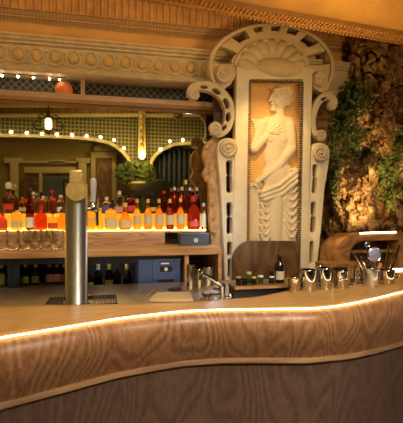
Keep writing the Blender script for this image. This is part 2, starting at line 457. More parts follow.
# ================================================================ MIRROR AND BACK BAR
xr_m = PY(214, 160, YM).x
mir = thing('wall_mirror', 'large bronze-tinted wall mirror behind the bottles, reflecting the room', 'mirror', (0, YM, 1.27))
MB().box(XL + .05, xr_m + .25, YM, YM + .012, 1.272, 2.218).build('mirror_glass', 'mirror', mir, smooth=0)
MB().box(XL + .05, xr_m + .25, YM + .012, YM + .03, 1.272, 2.218).build('backing', 'black', mir, smooth=0)

# back counter
ZS = 1.27
xr_c = PY(222, 250, 2.45).x
MB().box(XL + .05, xr_c, 2.45, 3.28, ZS - .042, ZS).build('back_counter', 'shelf_wood', bevel=.003)
tag(bpy.data.objects['back_counter'], 'light oak back counter under the mirror carrying the glasses and bottle shelf', 'counter')
# cabinet compartment on the right
cab = thing('open_cabinet', 'open dark wood compartment below the counter beside the fridge', 'cabinet', (PY(205, 288, 2.5).x, 2.7, .4))
xd = PY(186.5, 270, 2.47).x
MB().box(xd - .012, xd + .012, 2.46, 3.0, .1, ZS - .043).build('divider', 'shelf_wood', cab)
MB().box(xr_c - .02, xr_c, 2.46, 3.0, .1, ZS - .043).build('side_panel', 'shelf_wood', cab)
MB().box(xd + .013, xr_c - .021, 2.95, 2.97, .1, ZS - .043).build('back_panel', 'dark_wood', cab)
MB().box(xd + .013, xr_c - .021, 2.47, 2.95, .98, 1.0).build('shelf', 'dark_wood', cab)

# fridges
def fridge(uL, uR, uG0, uG1, label, panel=None):
    x0, x1 = PY(uL, 270, 2.5).x, PY(uR, 270, 2.5).x
    g0, g1 = PY(uG0, 270, 2.5).x, PY(uG1, 270, 2.5).x
    t = thing('bottle_fridge', label, 'fridge', ((x0 + x1) / 2, 2.75, .36))
    zt = ZS - .046; z0 = .36
    b = MB(); b.box(x0, x1, 2.53, 3.0, zt - .03, zt); b.box(x0, x1, 2.53, 3.0, z0, z0 + .03); b.box(x0, x0 + .012, 2.53, 3.0, z0 + .03, zt - .03)
    b.box(x1 - .012, x1, 2.53, 3.0, z0 + .03, zt - .03); b.box(x0 + .012, x1 - .012, 2.98, 3.0, z0 + .03, zt - .03)
    b.build('casing', 'fridge_in', t, smooth=0)
    zg = PY(50, 264, 2.5).z
    b = MB(); b.box(x0, x1, 2.50, 2.528, zg, zt); b.box(x0, g0, 2.50, 2.528, z0, zg); b.box(g1, x1 if not panel else PY(panel, 270, 2.5).x, 2.50, 2.528, z0, zg); b.box(g0, g1, 2.50, 2.528, z0, z0 + .05)
    d = b.build('door', 'fridge_black', t, smooth=0)
    MB().box(g0, g1, 2.512, 2.516, z0 + .05, zg).build('pane', 'pane', d, smooth=0)
    zsh = PY(50, 284.2, 2.6).z
    MB().box(x0 + .013, (PY(panel, 270, 2.5).x if panel else x1) - .013, 2.56, 2.97, zsh - .008, zsh).build('wire_shelf', 'steel', t)
    return t, x0, x1, g0, g1, zt, zg, zsh
fr = fridge(12, 75, 19.5, 68, 'black fridge with glass door left of the beer tower, small bottles inside')
fr0 = fridge(-62, 11.6, -50, 7.5, 'black glass-doored fridge cut off by the left edge of the photo')
fr2 = fridge(76, 182, 87, 136, 'black fridge right of the beer tower with champagne bottles and blue control panel', 137)
t, x0, x1, g0, g1, zt, zg, zsh = fr2
xa, xb = PY(138, 270, 2.5).x, PY(180, 270, 2.5).x
cp = MB().box(xa, xb, 2.492, 2.528, .36, zg + .012).build('control_panel', 'fridge_blue', t, smooth=0, bevel=.003)
xq = PY(152.5, 270, 2.49).x
MB().box(xq - .0015, xq + .0015, 2.4895, 2.4925, .40, zg + .01).build('panel_seam', 'black', cp)
a, c = PY(160, 266.5, 2.49), PY(172, 271.5, 2.49)
dp = MB().box(a.x, c.x, 2.489, 2.492, c.z, a.z).build('display', 'black', cp)
MB().lathe(PY(166, 269.2, 2.489), [(.0105, 0), (.0105, .004), (.008, .006)], 20, ax='Y').build('knob', 'white', cp)
MB().lathe(PY(171.6, 269.5, 2.489), [(.007, 0), (.007, .004)], 16, ax='Y').build('knob', 'black', cp)
a, c = PY(161, 263, 2.49), PY(169, 264, 2.49)
MB().box(a.x, c.x, 2.490, 2.492, c.z, a.z).build('badge', 'white', cp)
for k in range(5):
    a, c = PY(157, 279.5 + 2.1 * k, 2.49), PY(174, 280.5 + 2.1 * k, 2.49)
    MB().box(a.x, c.x, 2.4885, 2.4925, c.z, a.z).build('vent_slat', 'black', cp)

# oak riser with the bottle shelf on top
ZR = 1.362; YR = 2.72
xrr = PY(165, 240, YR).x; xre = PY(206, 232, YR).x
rs = thing('bottle_shelf', 'oak-fronted bottle shelf on the back counter with a glowing strip along its front edge', 'shelf', (0, 2.88, ZS + .001))
MB().box(XL + .06, xrr, YR, YR + .02, ZS + .001, ZR - .012).build('front_board', 'riser_wood', rs)
MB().box(XL + .06, xre, YR, YM - .004, ZR - .012, ZR).build('top_board', 'riser_wood', rs)
MB().box(xre - .015, xre, YR + .02, YM - .004, ZS + .001, ZR - .012).build('end_board', 'dark_wood', rs)
MB().box(xrr, xre - .015, YR + .16, YR + .17, ZS + .001, ZR - .012).build('recess_board', 'dark_wood', rs)
MB().box(XL + .06, xre, YR - .007, YR - .0005, ZR - .001, ZR + .004).build('led_strip', 'led_shelf', rs)
ZT = ZR + .108; YT = 2.915
st = thing('glowing_step', 'long amber-lit acrylic step along the mirror on which the rear bottles stand', 'display step', (0, 2.98, ZR + .001))
MB().box(XL + .06, PY(203, 222, YT).x, YT, YM - .004, ZR + .001, ZT).build('acrylic_step', 'step_glow', st, smooth=0, bevel=.003)
MB().box(XL + .06, PY(203, 222, YT).x, YT - .012, YT - .003, ZR + .001, ZR + .009).build('led_strip', 'led_shelf', st)

# ---------------------------------------------------------------- bottles
def bottle(u, Y, z0, w, vtop, kind, glass, label, cap='cap_black', lab=None, lv=None, group='bottles on the lit bar shelf', name='liquor_bottle', cat_='bottle', labw=.75, sq=2., rot=None):
    base = PY(u, 200, Y); base.z = z0 + .0006
    H = PY(u, vtop, Y).z - z0; R = w * px(u, Y) / 2
    t = thing(name, label, cat_, base, group)
    N = max(.0095, R * .3)
    if kind == 'wine': pr = [(.0, 0), (R * .9, 0), (R, .006), (R, H * .55), (R * .92, H * .62), (N * 1.3, H * .74), (N, H * .80), (N, H * .9)]
    elif kind == 'champagne': pr = [(0, 0), (R * .9, 0), (R, .006), (R, H * .45), (R * .85, H * .56), (N * 1.4, H * .74), (N, H * .86), (N, H * .9)]
    elif kind == 'square': pr = [(0, 0), (R * .95, 0), (R, .006), (R, H * .66), (R * .94, H * .72), (N * 1.2, H * .79), (N, H * .81), (N, H * .88)]
    elif kind == 'squat': pr = [(0, 0), (R * .9, 0), (R, H * .08), (R, H * .5), (R * .9, H * .6), (N * 1.4, H * .72), (N, H * .76), (N, H * .86)]
    elif kind == 'round': pr = [(0, 0), (R * .55, 0), (R * .85, H * .06), (R, H * .22), (R * .95, H * .38), (R * .6, H * .52), (N * 1.1, H * .6), (N, H * .66), (N, H * .88)]
    elif kind == 'slim': pr = [(0, 0), (R * .92, 0), (R, .006), (R, H * .50), (R * .85, H * .58), (N, H * .70), (N * .9, H * .9)]
    elif kind == 'decanter': pr = [(0, 0), (R * .55, 0), (R * .62, H * .02), (R * .85, H * .15), (R, H * .34), (R * .97, H * .46), (R * .72, H * .56), (N * 1.2, H * .64), (N, H * .70), (N, H * .78)]
    else: pr = [(0, 0), (R * .95, 0), (R, .005), (R, H * .72), (R * .9, H * .78), (N * 1.6, H * .82), (N * 1.6, H * .86)]
    pr = [(max(r, .0006), h) for r, h in pr]
    MB().lathe(base, pr, 20, sq, ang=.2).build('glass_body', glass, t, smooth=45)
    h0 = pr[-1][1]; rc = pr[-1][0] * 1.18
    if kind == 'decanter': MB().lathe(base, [(rc, h0 + .0004), (rc * 1.5, h0 + .008), (rc * 1.7, H * .9), (rc * 1.1, H * .98), (.002, H)], 14).build('stopper', cap, t)
    elif kind == 'champagne': MB().lathe(base, [(N * 1.45, H * .72), (N * 1.12, H * .85), (N * 1.12, H * .9), (N * 1.3, H * .92), (N * 1.25, H * .985), (N * .8, H)], 14).build('foil', cap, t)
    else: MB().lathe(base, [(rc, h0 - H * .03), (rc, H * .99), (rc * .85, H)], 14).build('cap', cap, t)
    if lab:
        l0, l1 = lv or (.12, .42)
        b = MB(); n = 12; vs = []; half = labw * PI / 2
        rr = R * 1.015
        zz = np.linspace(l0 * H, l1 * H, 5)
        for zq in zz:
            rq = np.interp(zq, [h for r, h in pr], [r for r, h in pr]) + .0008
            for i in range(n + 1):
                a = -PI / 2 + half * (2 * i / n - 1)
                ca, sa = math.cos(a), math.sin(a)
                q = (abs(math.cos(a)) ** sq + abs(math.sin(a)) ** sq) ** (-1 / sq) if sq != 2 else 1
                vs.append((base.x + rq * q * ca, base.y + rq * q * sa, base.z + zq))
        fs = [(j * (n + 1) + i, j * (n + 1) + i + 1, (j + 1) * (n + 1) + i + 1, (j + 1) * (n + 1) + i) for j in range(4) for i in range(n)]
        b.add(vs, fs); b.build('paper_label', lab, t)
    return t
YF_, YB_ = 2.80, 2.98
G1, G2 = 'bottles on the lower shelf', 'bottles on the glowing step'
# front row
fl = [
 (2.5, 9, 212, 'squat', 'red', 'cap_red', 'label_red', (.15, .5), 'low red bottle with red label at the left edge of the lower shelf', 4),
 (17, 9.5, 207, 'square', 'amber', 'cap_black', 'label', (.18, .42), 'square amber bottle with cream label under the oval decanter\'s right side', 5),
 (30, 8, 188, 'wine', 'darkred', 'cap_black', 'label_white', (.08, .32), 'dark red long-necked bottle with a white label, third on the lower shelf', 2),
 (41, 12, 205, 'squat', 'red', 'cap_red', None, None, 'wide bright red bottle without label between the white-labelled bottle and the tower', 4),
 (53, 9, 211, 'square', 'amber', 'cap_black', 'label_red', (.12, .4), 'short amber bottle with red label just left of the beer tower', 5),
 (62, 8, 209, 'squat', 'orange', 'cap_black', None, None, 'small orange bottle half hidden by the left side of the beer tower', 2),
 (91.5, 8, 205, 'square', 'amber', 'cap_black', 'label_gold', (.3, .5), 'square amber bottle right behind the chrome tap handle', 5),
 (100, 7, 208, 'slim', 'gold', 'foil_gold', None, None, 'slim golden bottle just right of the chrome tap handle', 2),
 (111, 11.5, 204, 'square', 'amber', 'cap_black', 'label', (.1, .45), 'broad amber bottle with a large square cream label', 5),
 (125, 13.5, 203, 'round', 'orange', 'foil_gold', 'label', (.12, .36), 'round-bellied orange bottle with an oval cream label', 2),
 (137, 7.5, 199, 'slim', 'amber', 'foil_gold', 'label', (.18, .46), 'slim amber bottle with cream label next to the round-bellied one', 2),
 (148, 8, 199, 'slim', 'orange', 'foil_gold', 'label', (.17, .48), 'slim gold-capped bottle with cream label, first of the matching four', 2),
 (159, 8, 199, 'slim', 'orange', 'foil_gold', 'label', (.17, .48), 'slim gold-capped bottle with cream label, second of the matching four', 2),
 (170, 8, 199, 'slim', 'darkred', 'foil_gold', 'label', (.17, .48), 'slim gold-capped dark bottle with cream label, third of the matching four', 2),
 (180.5, 8, 198, 'slim', 'orange', 'foil_gold', 'label', (.17, .48), 'slim gold-capped bottle with cream label, last of the matching four', 2),
 (193.5, 12.5, 196, 'squat', 'darkred', 'cap_red', 'label_red', (.1, .26), 'stout dark red bottle at the right end of the lower shelf', 3),
 (203.5, 5, 203, 'slim', 'clear', 'foil_silver', 'label_white', (.1, .6), 'thin clear bottle with white label at the far right of the shelf', 2),
]
for u, w, vt, k, g, c, lb, lv, txt, sq in fl:
    bottle(u, YF_, ZR, w, vt, k, g, txt, c, lb, lv, G1, sq=sq)
bl = [
 (8.5, 12, 182, 'decanter', 'brown', 'foil_silver', 'label_red', (.12, .3), 'oval brown decanter with silver stopper, tallest at the left end', 2),
 (23, 7.5, 194, 'slim', 'orange', 'cap_black', 'label', (.1, .3), 'tall orange bottle behind the white-labelled dark red one', 2),
 (33.5, 6, 192, 'wine', 'clear', 'foil_silver', None, None, 'clear bottle with silver cap behind the wide red bottle\'s left side', 2),
 (43, 7, 196, 'square', 'gold', 'foil_silver', None, None, 'pale gold bottle on the step above the wide red bottle', 4),
 (52, 7, 190, 'slim', 'pink', 'cap_red', None, None, 'pink bottle with red cap on the step left of the beer tower', 2),
 (60.5, 7, 195, 'wine', 'clear', 'foil_silver', 'label_white', (.1, .35), 'clear bottle with white label touching the tower\'s left side', 2),
 (106.5, 10, 197, 'squat', 'clear', 'foil_silver', 'label_blue', (.1, .5), 'clear bottle with a violet label behind the square cream label', 2),
 (119.5, 10, 191, 'square', 'clear', 'foil_silver', 'label_pink', (.05, .3), 'clear square bottle with tall silver cap above the round-bellied one', 4),
 (131, 9, 194, 'square', 'red', 'cap_black', 'label_red', (.1, .4), 'red square bottle with black cap standing mid step', 4),
 (142.5, 7, 195, 'wine', 'green', 'cap_black', None, None, 'green bottle on the step just right of the red square one', 2),
 (153, 7, 193, 'wine', 'dkgreen', 'cap_black', 'label_gold', (.1, .3), 'dark green bottle between the first two of the matching slim four', 2),
 (164, 7, 191, 'wine', 'darkred', 'cap_red', None, None, 'dark red bottle with red cap behind the matching slim four', 2),
 (174.5, 6.8, 187, 'slim', 'red', 'foil_silver', None, None, 'tall red silver-capped bottle, first of four on the step', 2),
 (181.8, 6.8, 187, 'slim', 'red', 'foil_silver', None, None, 'tall red silver-capped bottle, second of four on the step', 2),
 (190, 6.6, 187.5, 'slim', 'red', 'foil_silver', None, None, 'tall red silver-capped bottle, third of four on the step', 2),
 (197, 6.6, 187.5, 'slim', 'darkred', 'foil_silver', None, None, 'tall red silver-capped bottle, fourth of four at the step\'s right', 2),
]
for i, (u, w, vt, k, g, c, lb, lv, txt, sq) in enumerate(bl):
    bottle(u, YB_, ZT, w, vt, k, g, txt, c, lb, lv, G2, sq=sq)
bottle(186, YB_ + .035, ZT, 4, 180, 'slim', 'gold', 'thin bottle with bright gold top rising between the silver-capped red ones', 'foil_gold', None, None, G2)
# dark box on the counter
bx = thing('gift_box', 'dark slate-blue box with a round pale emblem at the counter\'s right end', 'box', PY(194, 246, 2.66))
a, c = PY(180.5, 233.5, 2.6), PY(209, 246, 2.6)
bx.location = ((a.x + c.x) / 2, 2.66, ZS + .001)
MB().box(a.x, c.x, 2.6, 2.70, ZS + .001, a.z - .012).build('box_body', 'blue_grey', bx, bevel=.002)
MB().box(a.x - .002, c.x + .002, 2.598, 2.702, a.z - .012, a.z).build('lid', 'blue_grey', bx, bevel=.002)
e = MB().lathe(PY(196, 240.3, 2.6), [(.013, 0), (.013, .0015)], 22, ax='Y').build('emblem', 'label_white', bx)
b = MB()
for k in range(5):
    q = PY(196, 240.3, 2.598); an = 2 * PI * k / 5 + .3
    b.ball(q + Vector((.006 * math.cos(an), 0, .006 * math.sin(an))), .0028, 5, 1, .3, 1)
b.build('emblem_petal', 'blue_grey', e)
# tumblers
def tumbler(u, Y, label):
    base = PY(u, 240, Y); base.z = ZS + .0008
    t = thing('tumbler', label, 'glass', base, 'tumblers on the back counter')
    H = .106; R = .0345
    pr = [(.0008, 0), (R * .80, 0), (R * .92, .004), (R * .98, .03), (R * .93, H * .5), (R, H), (R - .005, H), (R * .93 - .006, H * .5), (R * .98 - .009, .044), (R * .6, .03), (.0008, .025)]
    MB().lathe(base, pr, 22).build('glass_wall', 'glass', t, smooth=50)
    return t
gl = ['first in the front row at the photo\'s left edge', 'second in the front row on the oak counter', 'third in the front row below the white-labelled bottle', 'fourth in the front row on the oak counter', 'fifth in the front row on the oak counter', 'last in the front row beside the beer tower']
for k, u in enumerate((1.5, 12.5, 23.5, 35, 46.5, 58)):
    tumbler(u, 2.52, 'clear tumbler, ' + gl[k])
gl = ['first in the rear row behind the front six', 'second in the rear row behind the front six', 'last in the rear row beside the beer tower']
for k, u in enumerate((29.2, 41, 52.5)):
    tumbler(u, 2.632, 'clear tumbler, ' + gl[k])
# bottles in the fridges
zs = fr[7]
fb = [(25, 'green', 'label_green', 'foil_gold', 'green small bottle with pale label, leftmost behind the left fridge glass'), (35.5, 'green', 'label_green', 'foil_gold', 'green small bottle with pale label, second behind the left fridge glass'),
      (43, 'brown', None, 'cap_black', 'brown small bottle set back between the green and rose labels in the fridge'),
      (49.5, 'brown', 'label_pink', 'label_pink', 'brown small bottle with rose label, first of the rose three in the fridge'), (57, 'brown', 'label_pink', 'label_pink', 'brown small bottle with rose label, middle of the rose three in the fridge'), (64, 'brown', 'label_pink', 'label_white', 'brown small bottle with rose label beside the beer tower in the fridge')]
for u, g, lb, cp_, txt in fb:
    bottle(u, 2.62 if lb else 2.7, zs, 7.5, 264.5, 'wine', g, txt, cp_, lb, (.08, .42) if g == 'green' else (.1, .5), 'chilled small bottles in the left fridge', 'beer_bottle')
bottle(1.5, 2.62, zs, 8, 265.5, 'wine', 'green', 'green bottle with pale label inside the fridge at the photo\'s left edge', 'label_green', 'label_green', (.05, .6), None, 'beer_bottle')
zs2 = fr2[7]
cb = [(90, 274, 'label_green', 'cap_black', 'dark bottle with pale label just right of the tower in the right fridge', (.05, .42), 'wine'), (98, 264, None, 'foil_silver', 'dark champagne bottle with silver neck foil in the right fridge', None, 'champagne'),
      (109, 264, 'label_gold', 'foil_gold', 'dark champagne bottle with gold foil and label, middle of the right fridge', (.1, .3), 'champagne'), (117, 266, None, 'cap_black', 'plain dark bottle between the two gold-foiled ones in the fridge', None, 'wine'),
      (127, 264, None, 'foil_gold', 'dark champagne bottle with gold foil and no label, rightmost in the fridge', None, 'champagne')]
for u, vt, lb, cp_, txt, lv, kd in cb:
    bottle(u, 2.62, zs2 - .03, 8, vt, kd, 'dark_glass', txt, cp_, lb, lv, 'chilled bottles in the right fridge', 'wine_bottle')
for o in C.objects:
    if o.name.startswith('wire_shelf') and o.parent == fr2[0]: o.location.z -= .03

# ================================================================ STEEL WORKTOP
ZW = 1.075
wt = MB().box(XL + .1, PY(330, 290, 2.2).x, 1.70, 2.44, ZW - .035, ZW).build('steel_worktop', 'steel', bevel=.004)
tag(wt, 'stainless steel worktop between the bar counter and the fridges', 'worktop')
wc = thing('worktop_base', 'plain dark cabinet base carrying the steel worktop', 'cabinet', (0, 2.2, .0))
MB().box(XL + .15, PY(325, 290, 2.2).x, 1.95, 2.43, .002, ZW - .036).build('carcass', 'fridge_black', wc)
# beer tower
bp = PY(76.3, 303, 1.90); bp.z = ZW + .0005
tw = thing('beer_tower', 'tall satin steel beer tower with a round brass medallion on the worktop', 'beer tap', bp)
rT = 10.9 * px(76, 1.9); zt_ = PY(76, 184, 1.9).z
MB().lathe(bp, [(rT * 1.06, 0), (rT * 1.06, .014), (rT, .018), (rT, zt_ - bp.z), (rT * .8, zt_ - bp.z + .004)], 40).build('column', 'steel_col', tw)
MB().lathe(bp, [(rT * 1.3, 0), (rT * 1.3, .006), (rT * 1.07, .012)], 40).build('base_ring', 'black', tw)
mc = PY(76.5, 190.5, 1.9 - rT - .012)
vdir = 1
rM = 10.6 * px(76, 1.84)
md = MB().lathe(mc, [(rM, -.03), (rM, .006), (rM * .94, .010), (rM * .93, .008)], 40, ax='Y').build('medallion', 'brass', tw)
a, c = PY(69.3, 170.5, 1.85), PY(83.2, 183, 1.85)
MB().add([(a.x, 1.83, c.z), (c.x, 1.83, c.z), (c.x, 1.87, c.z), (a.x, 1.87, c.z), (a.x, 1.83, a.z), (c.x, 1.83, a.z + .003), (c.x, 1.87, a.z + .003), (a.x, 1.87, a.z)],
         [(3, 2, 1, 0), (4, 5, 6, 7), (0, 1, 5, 4), (1, 2, 6, 5), (2, 3, 7, 6), (3, 0, 4, 7)]).build('crest', 'brass', tw, bevel=.006)
for su, m_, nm in ((93.3, 'chrome', 'tap'), (65.8, 'chrome', 'tap')):
    q = PY(su, 206, 1.93)
    f = MB().lathe((q.x, 1.93, q.z), [(.010, -.025), (.016, -.018), (.017, 0), (.012, .010), (.008, .016)], 18).build('tap', 'chrome', tw)
    s = 1 if su > 76 else -1
    MB().tube([(bp.x + s * rT * .6, 1.915, q.z - .006), (q.x, 1.93, q.z - .006)], .009, 10).build('shank', 'chrome', f)
    zh = PY(su, 178, 1.93).z - q.z
    MB().lathe((q.x, 1.93, q.z), [(.007, .016), (.010, .03), (.0125, zh * .55), (.015, zh * .8), (.013, zh * .96), (.006, zh)], 18).build('tap_handle', 'grip' if s > 0 else 'black', f)
    if s > 0:
        MB().tube([(q.x + .004, 1.93, q.z - .008), (q.x + .016, 1.925, q.z - .03), (q.x + .017, 1.925, q.z - .085)], [.008, .007, .0055], 10).build('spout', 'chrome', f)
b = MB()
for k in range(4):
    pass
dt = thing('drip_tray', 'black slotted drip tray around the foot of the beer tower', 'drip tray', (bp.x + .02, 1.93, ZW))
xa, xb = PY(46, 300, 1.92).x, PY(117, 300, 1.92).x
b = MB()
b.box(xa, xb, 1.835, 1.842, ZW + .0004, ZW + .016); b.box(xa, xb, 2.03, 2.037, ZW + .0004, ZW + .016); b.box(xa, xa + .007, 1.842, 2.03, ZW + .0004, ZW + .016); b.box(xb - .007, xb, 1.842, 2.03, ZW + .0004, ZW + .016)
b.build('rim', 'black', dt)
b = MB(); x = xa + .012
while x < xb - .01:
    if abs(x - bp.x) > rT * 1.35: b.box(x, x + .004, 1.842, 2.03, ZW + .006, ZW + .014)
    elif b.v: b.build('grille', 'black', dt); b = MB()
    x += .0095
b.build('grille', 'black', dt)
# drainer, board, plug
dr = thing('drainer', 'ribbed steel drainer on the worktop in front of the fridge panel', 'drainer', PZ(146, 291, ZW))
b = MB()
for k in range(9):
    b.tube([PZ(127 + k * 4.2, 294.5, ZW + .004), PZ(133 + k * 4.2, 288.6, ZW + .004)], .004, 6)
b.build('rib', 'steel', dr)
q = [PZ(u, v, ZW + .001) for u, v in ((149, 302), (193, 302), (190, 294.5), (157, 294.5))]
cbd = MB().add([(p.x, p.y, ZW + .0008) for p in q] + [(p.x, p.y, ZW + .014) for p in q], [(3, 2, 1, 0), (4, 5, 6, 7), (0, 1, 5, 4), (1, 2, 6, 5), (2, 3, 7, 6), (3, 0, 4, 7)]).build('cutting_board', mat('pale_board', (.62, .47, .27), .5), bevel=.003)
tag(cbd, 'pale cutting board lying on the steel worktop left of the faucet', 'cutting board')
pl = MB().lathe(PZ(175, 290, ZW) + Vector((0, 0, .0008)), [(.036, 0), (.036, .006), (.03, .008), (.028, .005)], 24).build('sink_plug', 'black')
tag(pl, 'flat black round plug lying on the worktop behind the cutting board', 'sink plug')
# mixer tap
fb_ = PZ(222, 300, ZW)
fa = thing('mixer_tap', 'chrome mixer tap with slanted spout and side levers on the worktop', 'faucet', (fb_.x, fb_.y, ZW + .0005))
Yq = fb_.y
b = MB().lathe((fb_.x, Yq, ZW + .0005), [(.022, 0), (.022, .006), (.016, .01), (.0145, .012), (.0145, .055), (.016, .058), (.016, .07), (.010, .078)], 18); b.build('tap_body', 'chrome', fa)
top = PY(221.5, 285, Yq); tip = PY(202.5, 274, Yq - .03); end = PY(200.5, 280, Yq - .035)
MB().tube([top - Vector((0, 0, .01)), top, top.lerp(tip, .5) + Vector((0, 0, .003)), tip, tip + Vector((-.008, 0, -.006)), end], [.010, .011, .010, .009, .009, .0095], 10).build('spout', 'chrome', fa)
q = PY(208, 295.5, Yq)
MB().tube([(fb_.x, Yq, q.z), q, PY(201.5, 297, Yq - .02)], [.008, .008, .011], 10).build('lever', 'chrome', fa)
MB().tube([(fb_.x, Yq, PY(220, 290, Yq).z), PY(212, 287.5, Yq - .02)], [.006, .008], 10).build('lever', 'chrome', fa)
q = PY(231, 297, Yq)
MB().tube([(fb_.x, Yq, q.z), q], [.009, .010], 10).build('lever', 'chrome', fa)
for du in (205, 213, 232):
    q = PZ(du, 301, ZW)
    k = MB().lathe((q.x, Yq + (.03 if du < 230 else -.01), ZW + .0005), [(.014, 0), (.014, .008), (.009, .012), (.011, .022), (.007, .028)], 14).build('valve_knob', 'chrome', fa)
# tins by the cabinet
def cup(u, v0, v1, w, Y, z0, label, m='steel_warm', name='mixing_tin', cat_='cup', flare=1.03, group=None, band=False, rim='chrome'):
    q = PY(u, v0, Y); base = Vector((q.x, Y, z0 + .0006)); R = w * px(u, Y) / 2; H = PY(u, v1, Y).z - z0
    t = thing(name, label, cat_, base, group)
    b = R / flare
    pr = [(.0008, 0), (b * .94, 0), (b, .004), (b + (R - b) * .5, H * .5), (R, H), (R - .002, H), (b + (R - b) * .5 - .002, H * .5), (b - .003, .008), (.0008, .007)]
    MB().lathe(base, pr, 26).build('cup_wall', m, t, smooth=50)
    MB().lathe(base, [(R + .0015, H - .005), (R + .0018, H - .002), (R + .0006, H + .0006), (R - .0022, H + .0006), (R - .0022, H - .005)], 26).build('rim', rim, t)
    if band:
        for hh in (.45, .62):
            rq = b + (R - b) * hh
            MB().lathe(base, [(rq + .0004, H * hh - .003), (rq + .002, H * hh), (rq + .0004, H * hh + .003)], 26).build('band', rim, t)
    return t, base, R, H
cup(190.5, 288, 265, 8, 2.2, ZW, 'tall slim steel tin on the worktop left of the mixer tap', group='steel tins behind the mixer tap')
cup(199, 288, 269, 8.5, 2.24, ZW, 'shorter steel tin behind the tip of the mixer tap', group='steel tins behind the mixer tap')
cup(208, 288, 267, 9, 2.28, ZW, 'steel tin on the worktop below the pale pilaster', 'steel', group='steel tins behind the mixer tap')

# wooden condiment tray with jars
Ztr = PY(255, 286, 1.84).z
x0, x1 = PY(235.5, 290, 1.84).x, PY(289, 290, 1.84).x
tr = thing('condiment_tray', 'long dark box with a pale wooden top behind the bar, jars standing on it', 'tray', ((x0 + x1) / 2, 1.90, ZW))
MB().box(x0, x1, 1.85, 1.945, ZW + .0006, Ztr - .012).build('tray_body', 'black', tr)
MB().box(x0 - .003, x1 + .003, 1.845, 1.95, Ztr - .012, Ztr).build('tray_top', 'dark_wood', tr, bevel=.002)
MB().box(x0 - .003, x1 + .003, 1.838, 1.8445, Ztr - .013, Ztr).build('front_lip', 'shelf_wood', tr)
def jar(u, Y, w, vt, m, lid, label):
    base = PY(u, 285, Y); base.z = Ztr + .0006; R = w * px(u, Y) / 2; H = PY(u, vt, Y).z - Ztr
    t = thing('jar', label, 'jar', base, 'small jars on the tray')
    MB().lathe(base, [(.0008, 0), (R * .92, 0), (R, .003), (R, H * .72), (R * .85, H * .8)], 16).build('jar_body', m, t)
    MB().lathe(base, [(R * .95, H * .8), (R * .95, H * .97), (R * .9, H)], 16).build('lid', lid, t)
jar(238.5, 1.885, 5.5, 276.5, 'dark_glass', 'brass', 'small dark jar with brass lid, leftmost on the tray')
jar(244.5, 1.885, 6, 277.5, 'dark_glass', 'black', 'small black-lidded jar, second on the tray')
jar(249, 1.93, 5, 272, 'green', 'label_green', 'little green jar set back on the tray')
jar(254, 1.885, 5.5, 277, 'dark_glass', 'brass', 'small dark jar with brass lid nearest the pale frame edge')
jar(260.5, 1.91, 6, 275.5, 'green', 'foil_silver', 'small green jar with silver lid, alone mid tray')
bb = PY(279.5, 283, 1.97)
bottle(279.5, 1.91, Ztr, 9.5, 255, 'wine', 'dark_glass', 'dark bottle with tan label standing on the tray before the relief', 'cap_black', 'label', (.12, .42), None, 'bitters_bottle')
bottle(271.5, 1.90, Ztr, 5.5, 270, 'slim', 'dark_glass', 'tiny dark bottle with pale band left of the tan-labelled bottle', 'cap_black', 'label_white', (.42, .55), None, 'bitters_bottle')

# ================================================================ BAR COUNTER
ZBAR = 1.12
led_u = [-110, -60, 0, 60, 120, 180, 215, 250, 310, 330, 350, 375, 403, 440, 480]
led_v = [362, 350.5, 337.5, 328, 318, 311.3, 309.6, 309, 308.5, 307, 303.8, 298.6, 291.5, 283.5, 277]
bak_u = [-110, -60, 0, 60, 120, 200, 260, 285, 310, 345, 375, 403, 440, 480]
bak_v = [306, 305.6, 305, 304.6, 304, 301, 296.5, 291, 285.5, 281.5, 278, 275.5, 272, 269]
us = np.arange(-104, 478, 4.)
def smooth1(a, k=5):
    for _ in range(k):
        a = np.concatenate([[a[0]], .25 * a[:-2] + .5 * a[1:-1] + .25 * a[2:], [a[-1]]])
    return a
vl = smooth1(np.interp(us, led_u, led_v), 8); vb = smooth1(np.interp(us, bak_u, bak_v), 8)
EDGE = [PZ(u, v, ZBAR) for u, v in zip(us, vl)]; BACK = [PZ(u, v, ZBAR) for u, v in zip(us, vb)]
# the counter runs on to the left, past the photo's edge
NX = 14
d0 = (EDGE[0] - EDGE[3]).normalized() * .09; d1 = (BACK[0] - BACK[6]).normalized() * .09; d0 = (d0 + d1) * .5
EDGE = [EDGE[0] + d0 * k for k in range(NX, 0, -1)] + EDGE; BACK = [BACK[0] + d0 * k for k in range(NX, 0, -1)] + BACK
us = np.concatenate([np.full(NX, us[0]), us])
NRM = []
for i in range(len(EDGE)):
    d = EDGE[min(i + 1, len(EDGE) - 1)] - EDGE[max(i - 1, 0)]; d.z = 0; d.normalize(); NRM.append(Vector((d.y, -d.x, 0)))
def off(i, o, z): q = EDGE[i] + NRM[i] * o; return (q.x, q.y, z)
NI = range(len(EDGE))
DR = np.interp(us, [-104, 0, 120, 230, 330, 403, 470], [.205, .205, .20, .198, .205, .245, .265])
bar = thing('bar_counter', 'curved oak bar counter with a glowing light line along its edge', 'bar counter', (EDGE[60].x, EDGE[60].y + .1, 0))
rows = []
for k in range(9):
    rows.append([tuple(BACK[i].lerp(EDGE[i] - NRM[i] * .010, k / 8)) for i in NI])
ct = strip('countertop', rows, 'bar_top', bar); solidify(ct, .036, -1 if ct.data.polygons[0].normal.z > 0 else 1)
b = MB(); b.tube([off(i, -.0015, ZBAR - .0010) for i in NI], .0024, 8); b.build('led_strip', 'led', bar)
apr = [(.001, -.008), (.010, -.022), (.016, -.045), (.016, -.075), (.010, -.11)]
rows = []
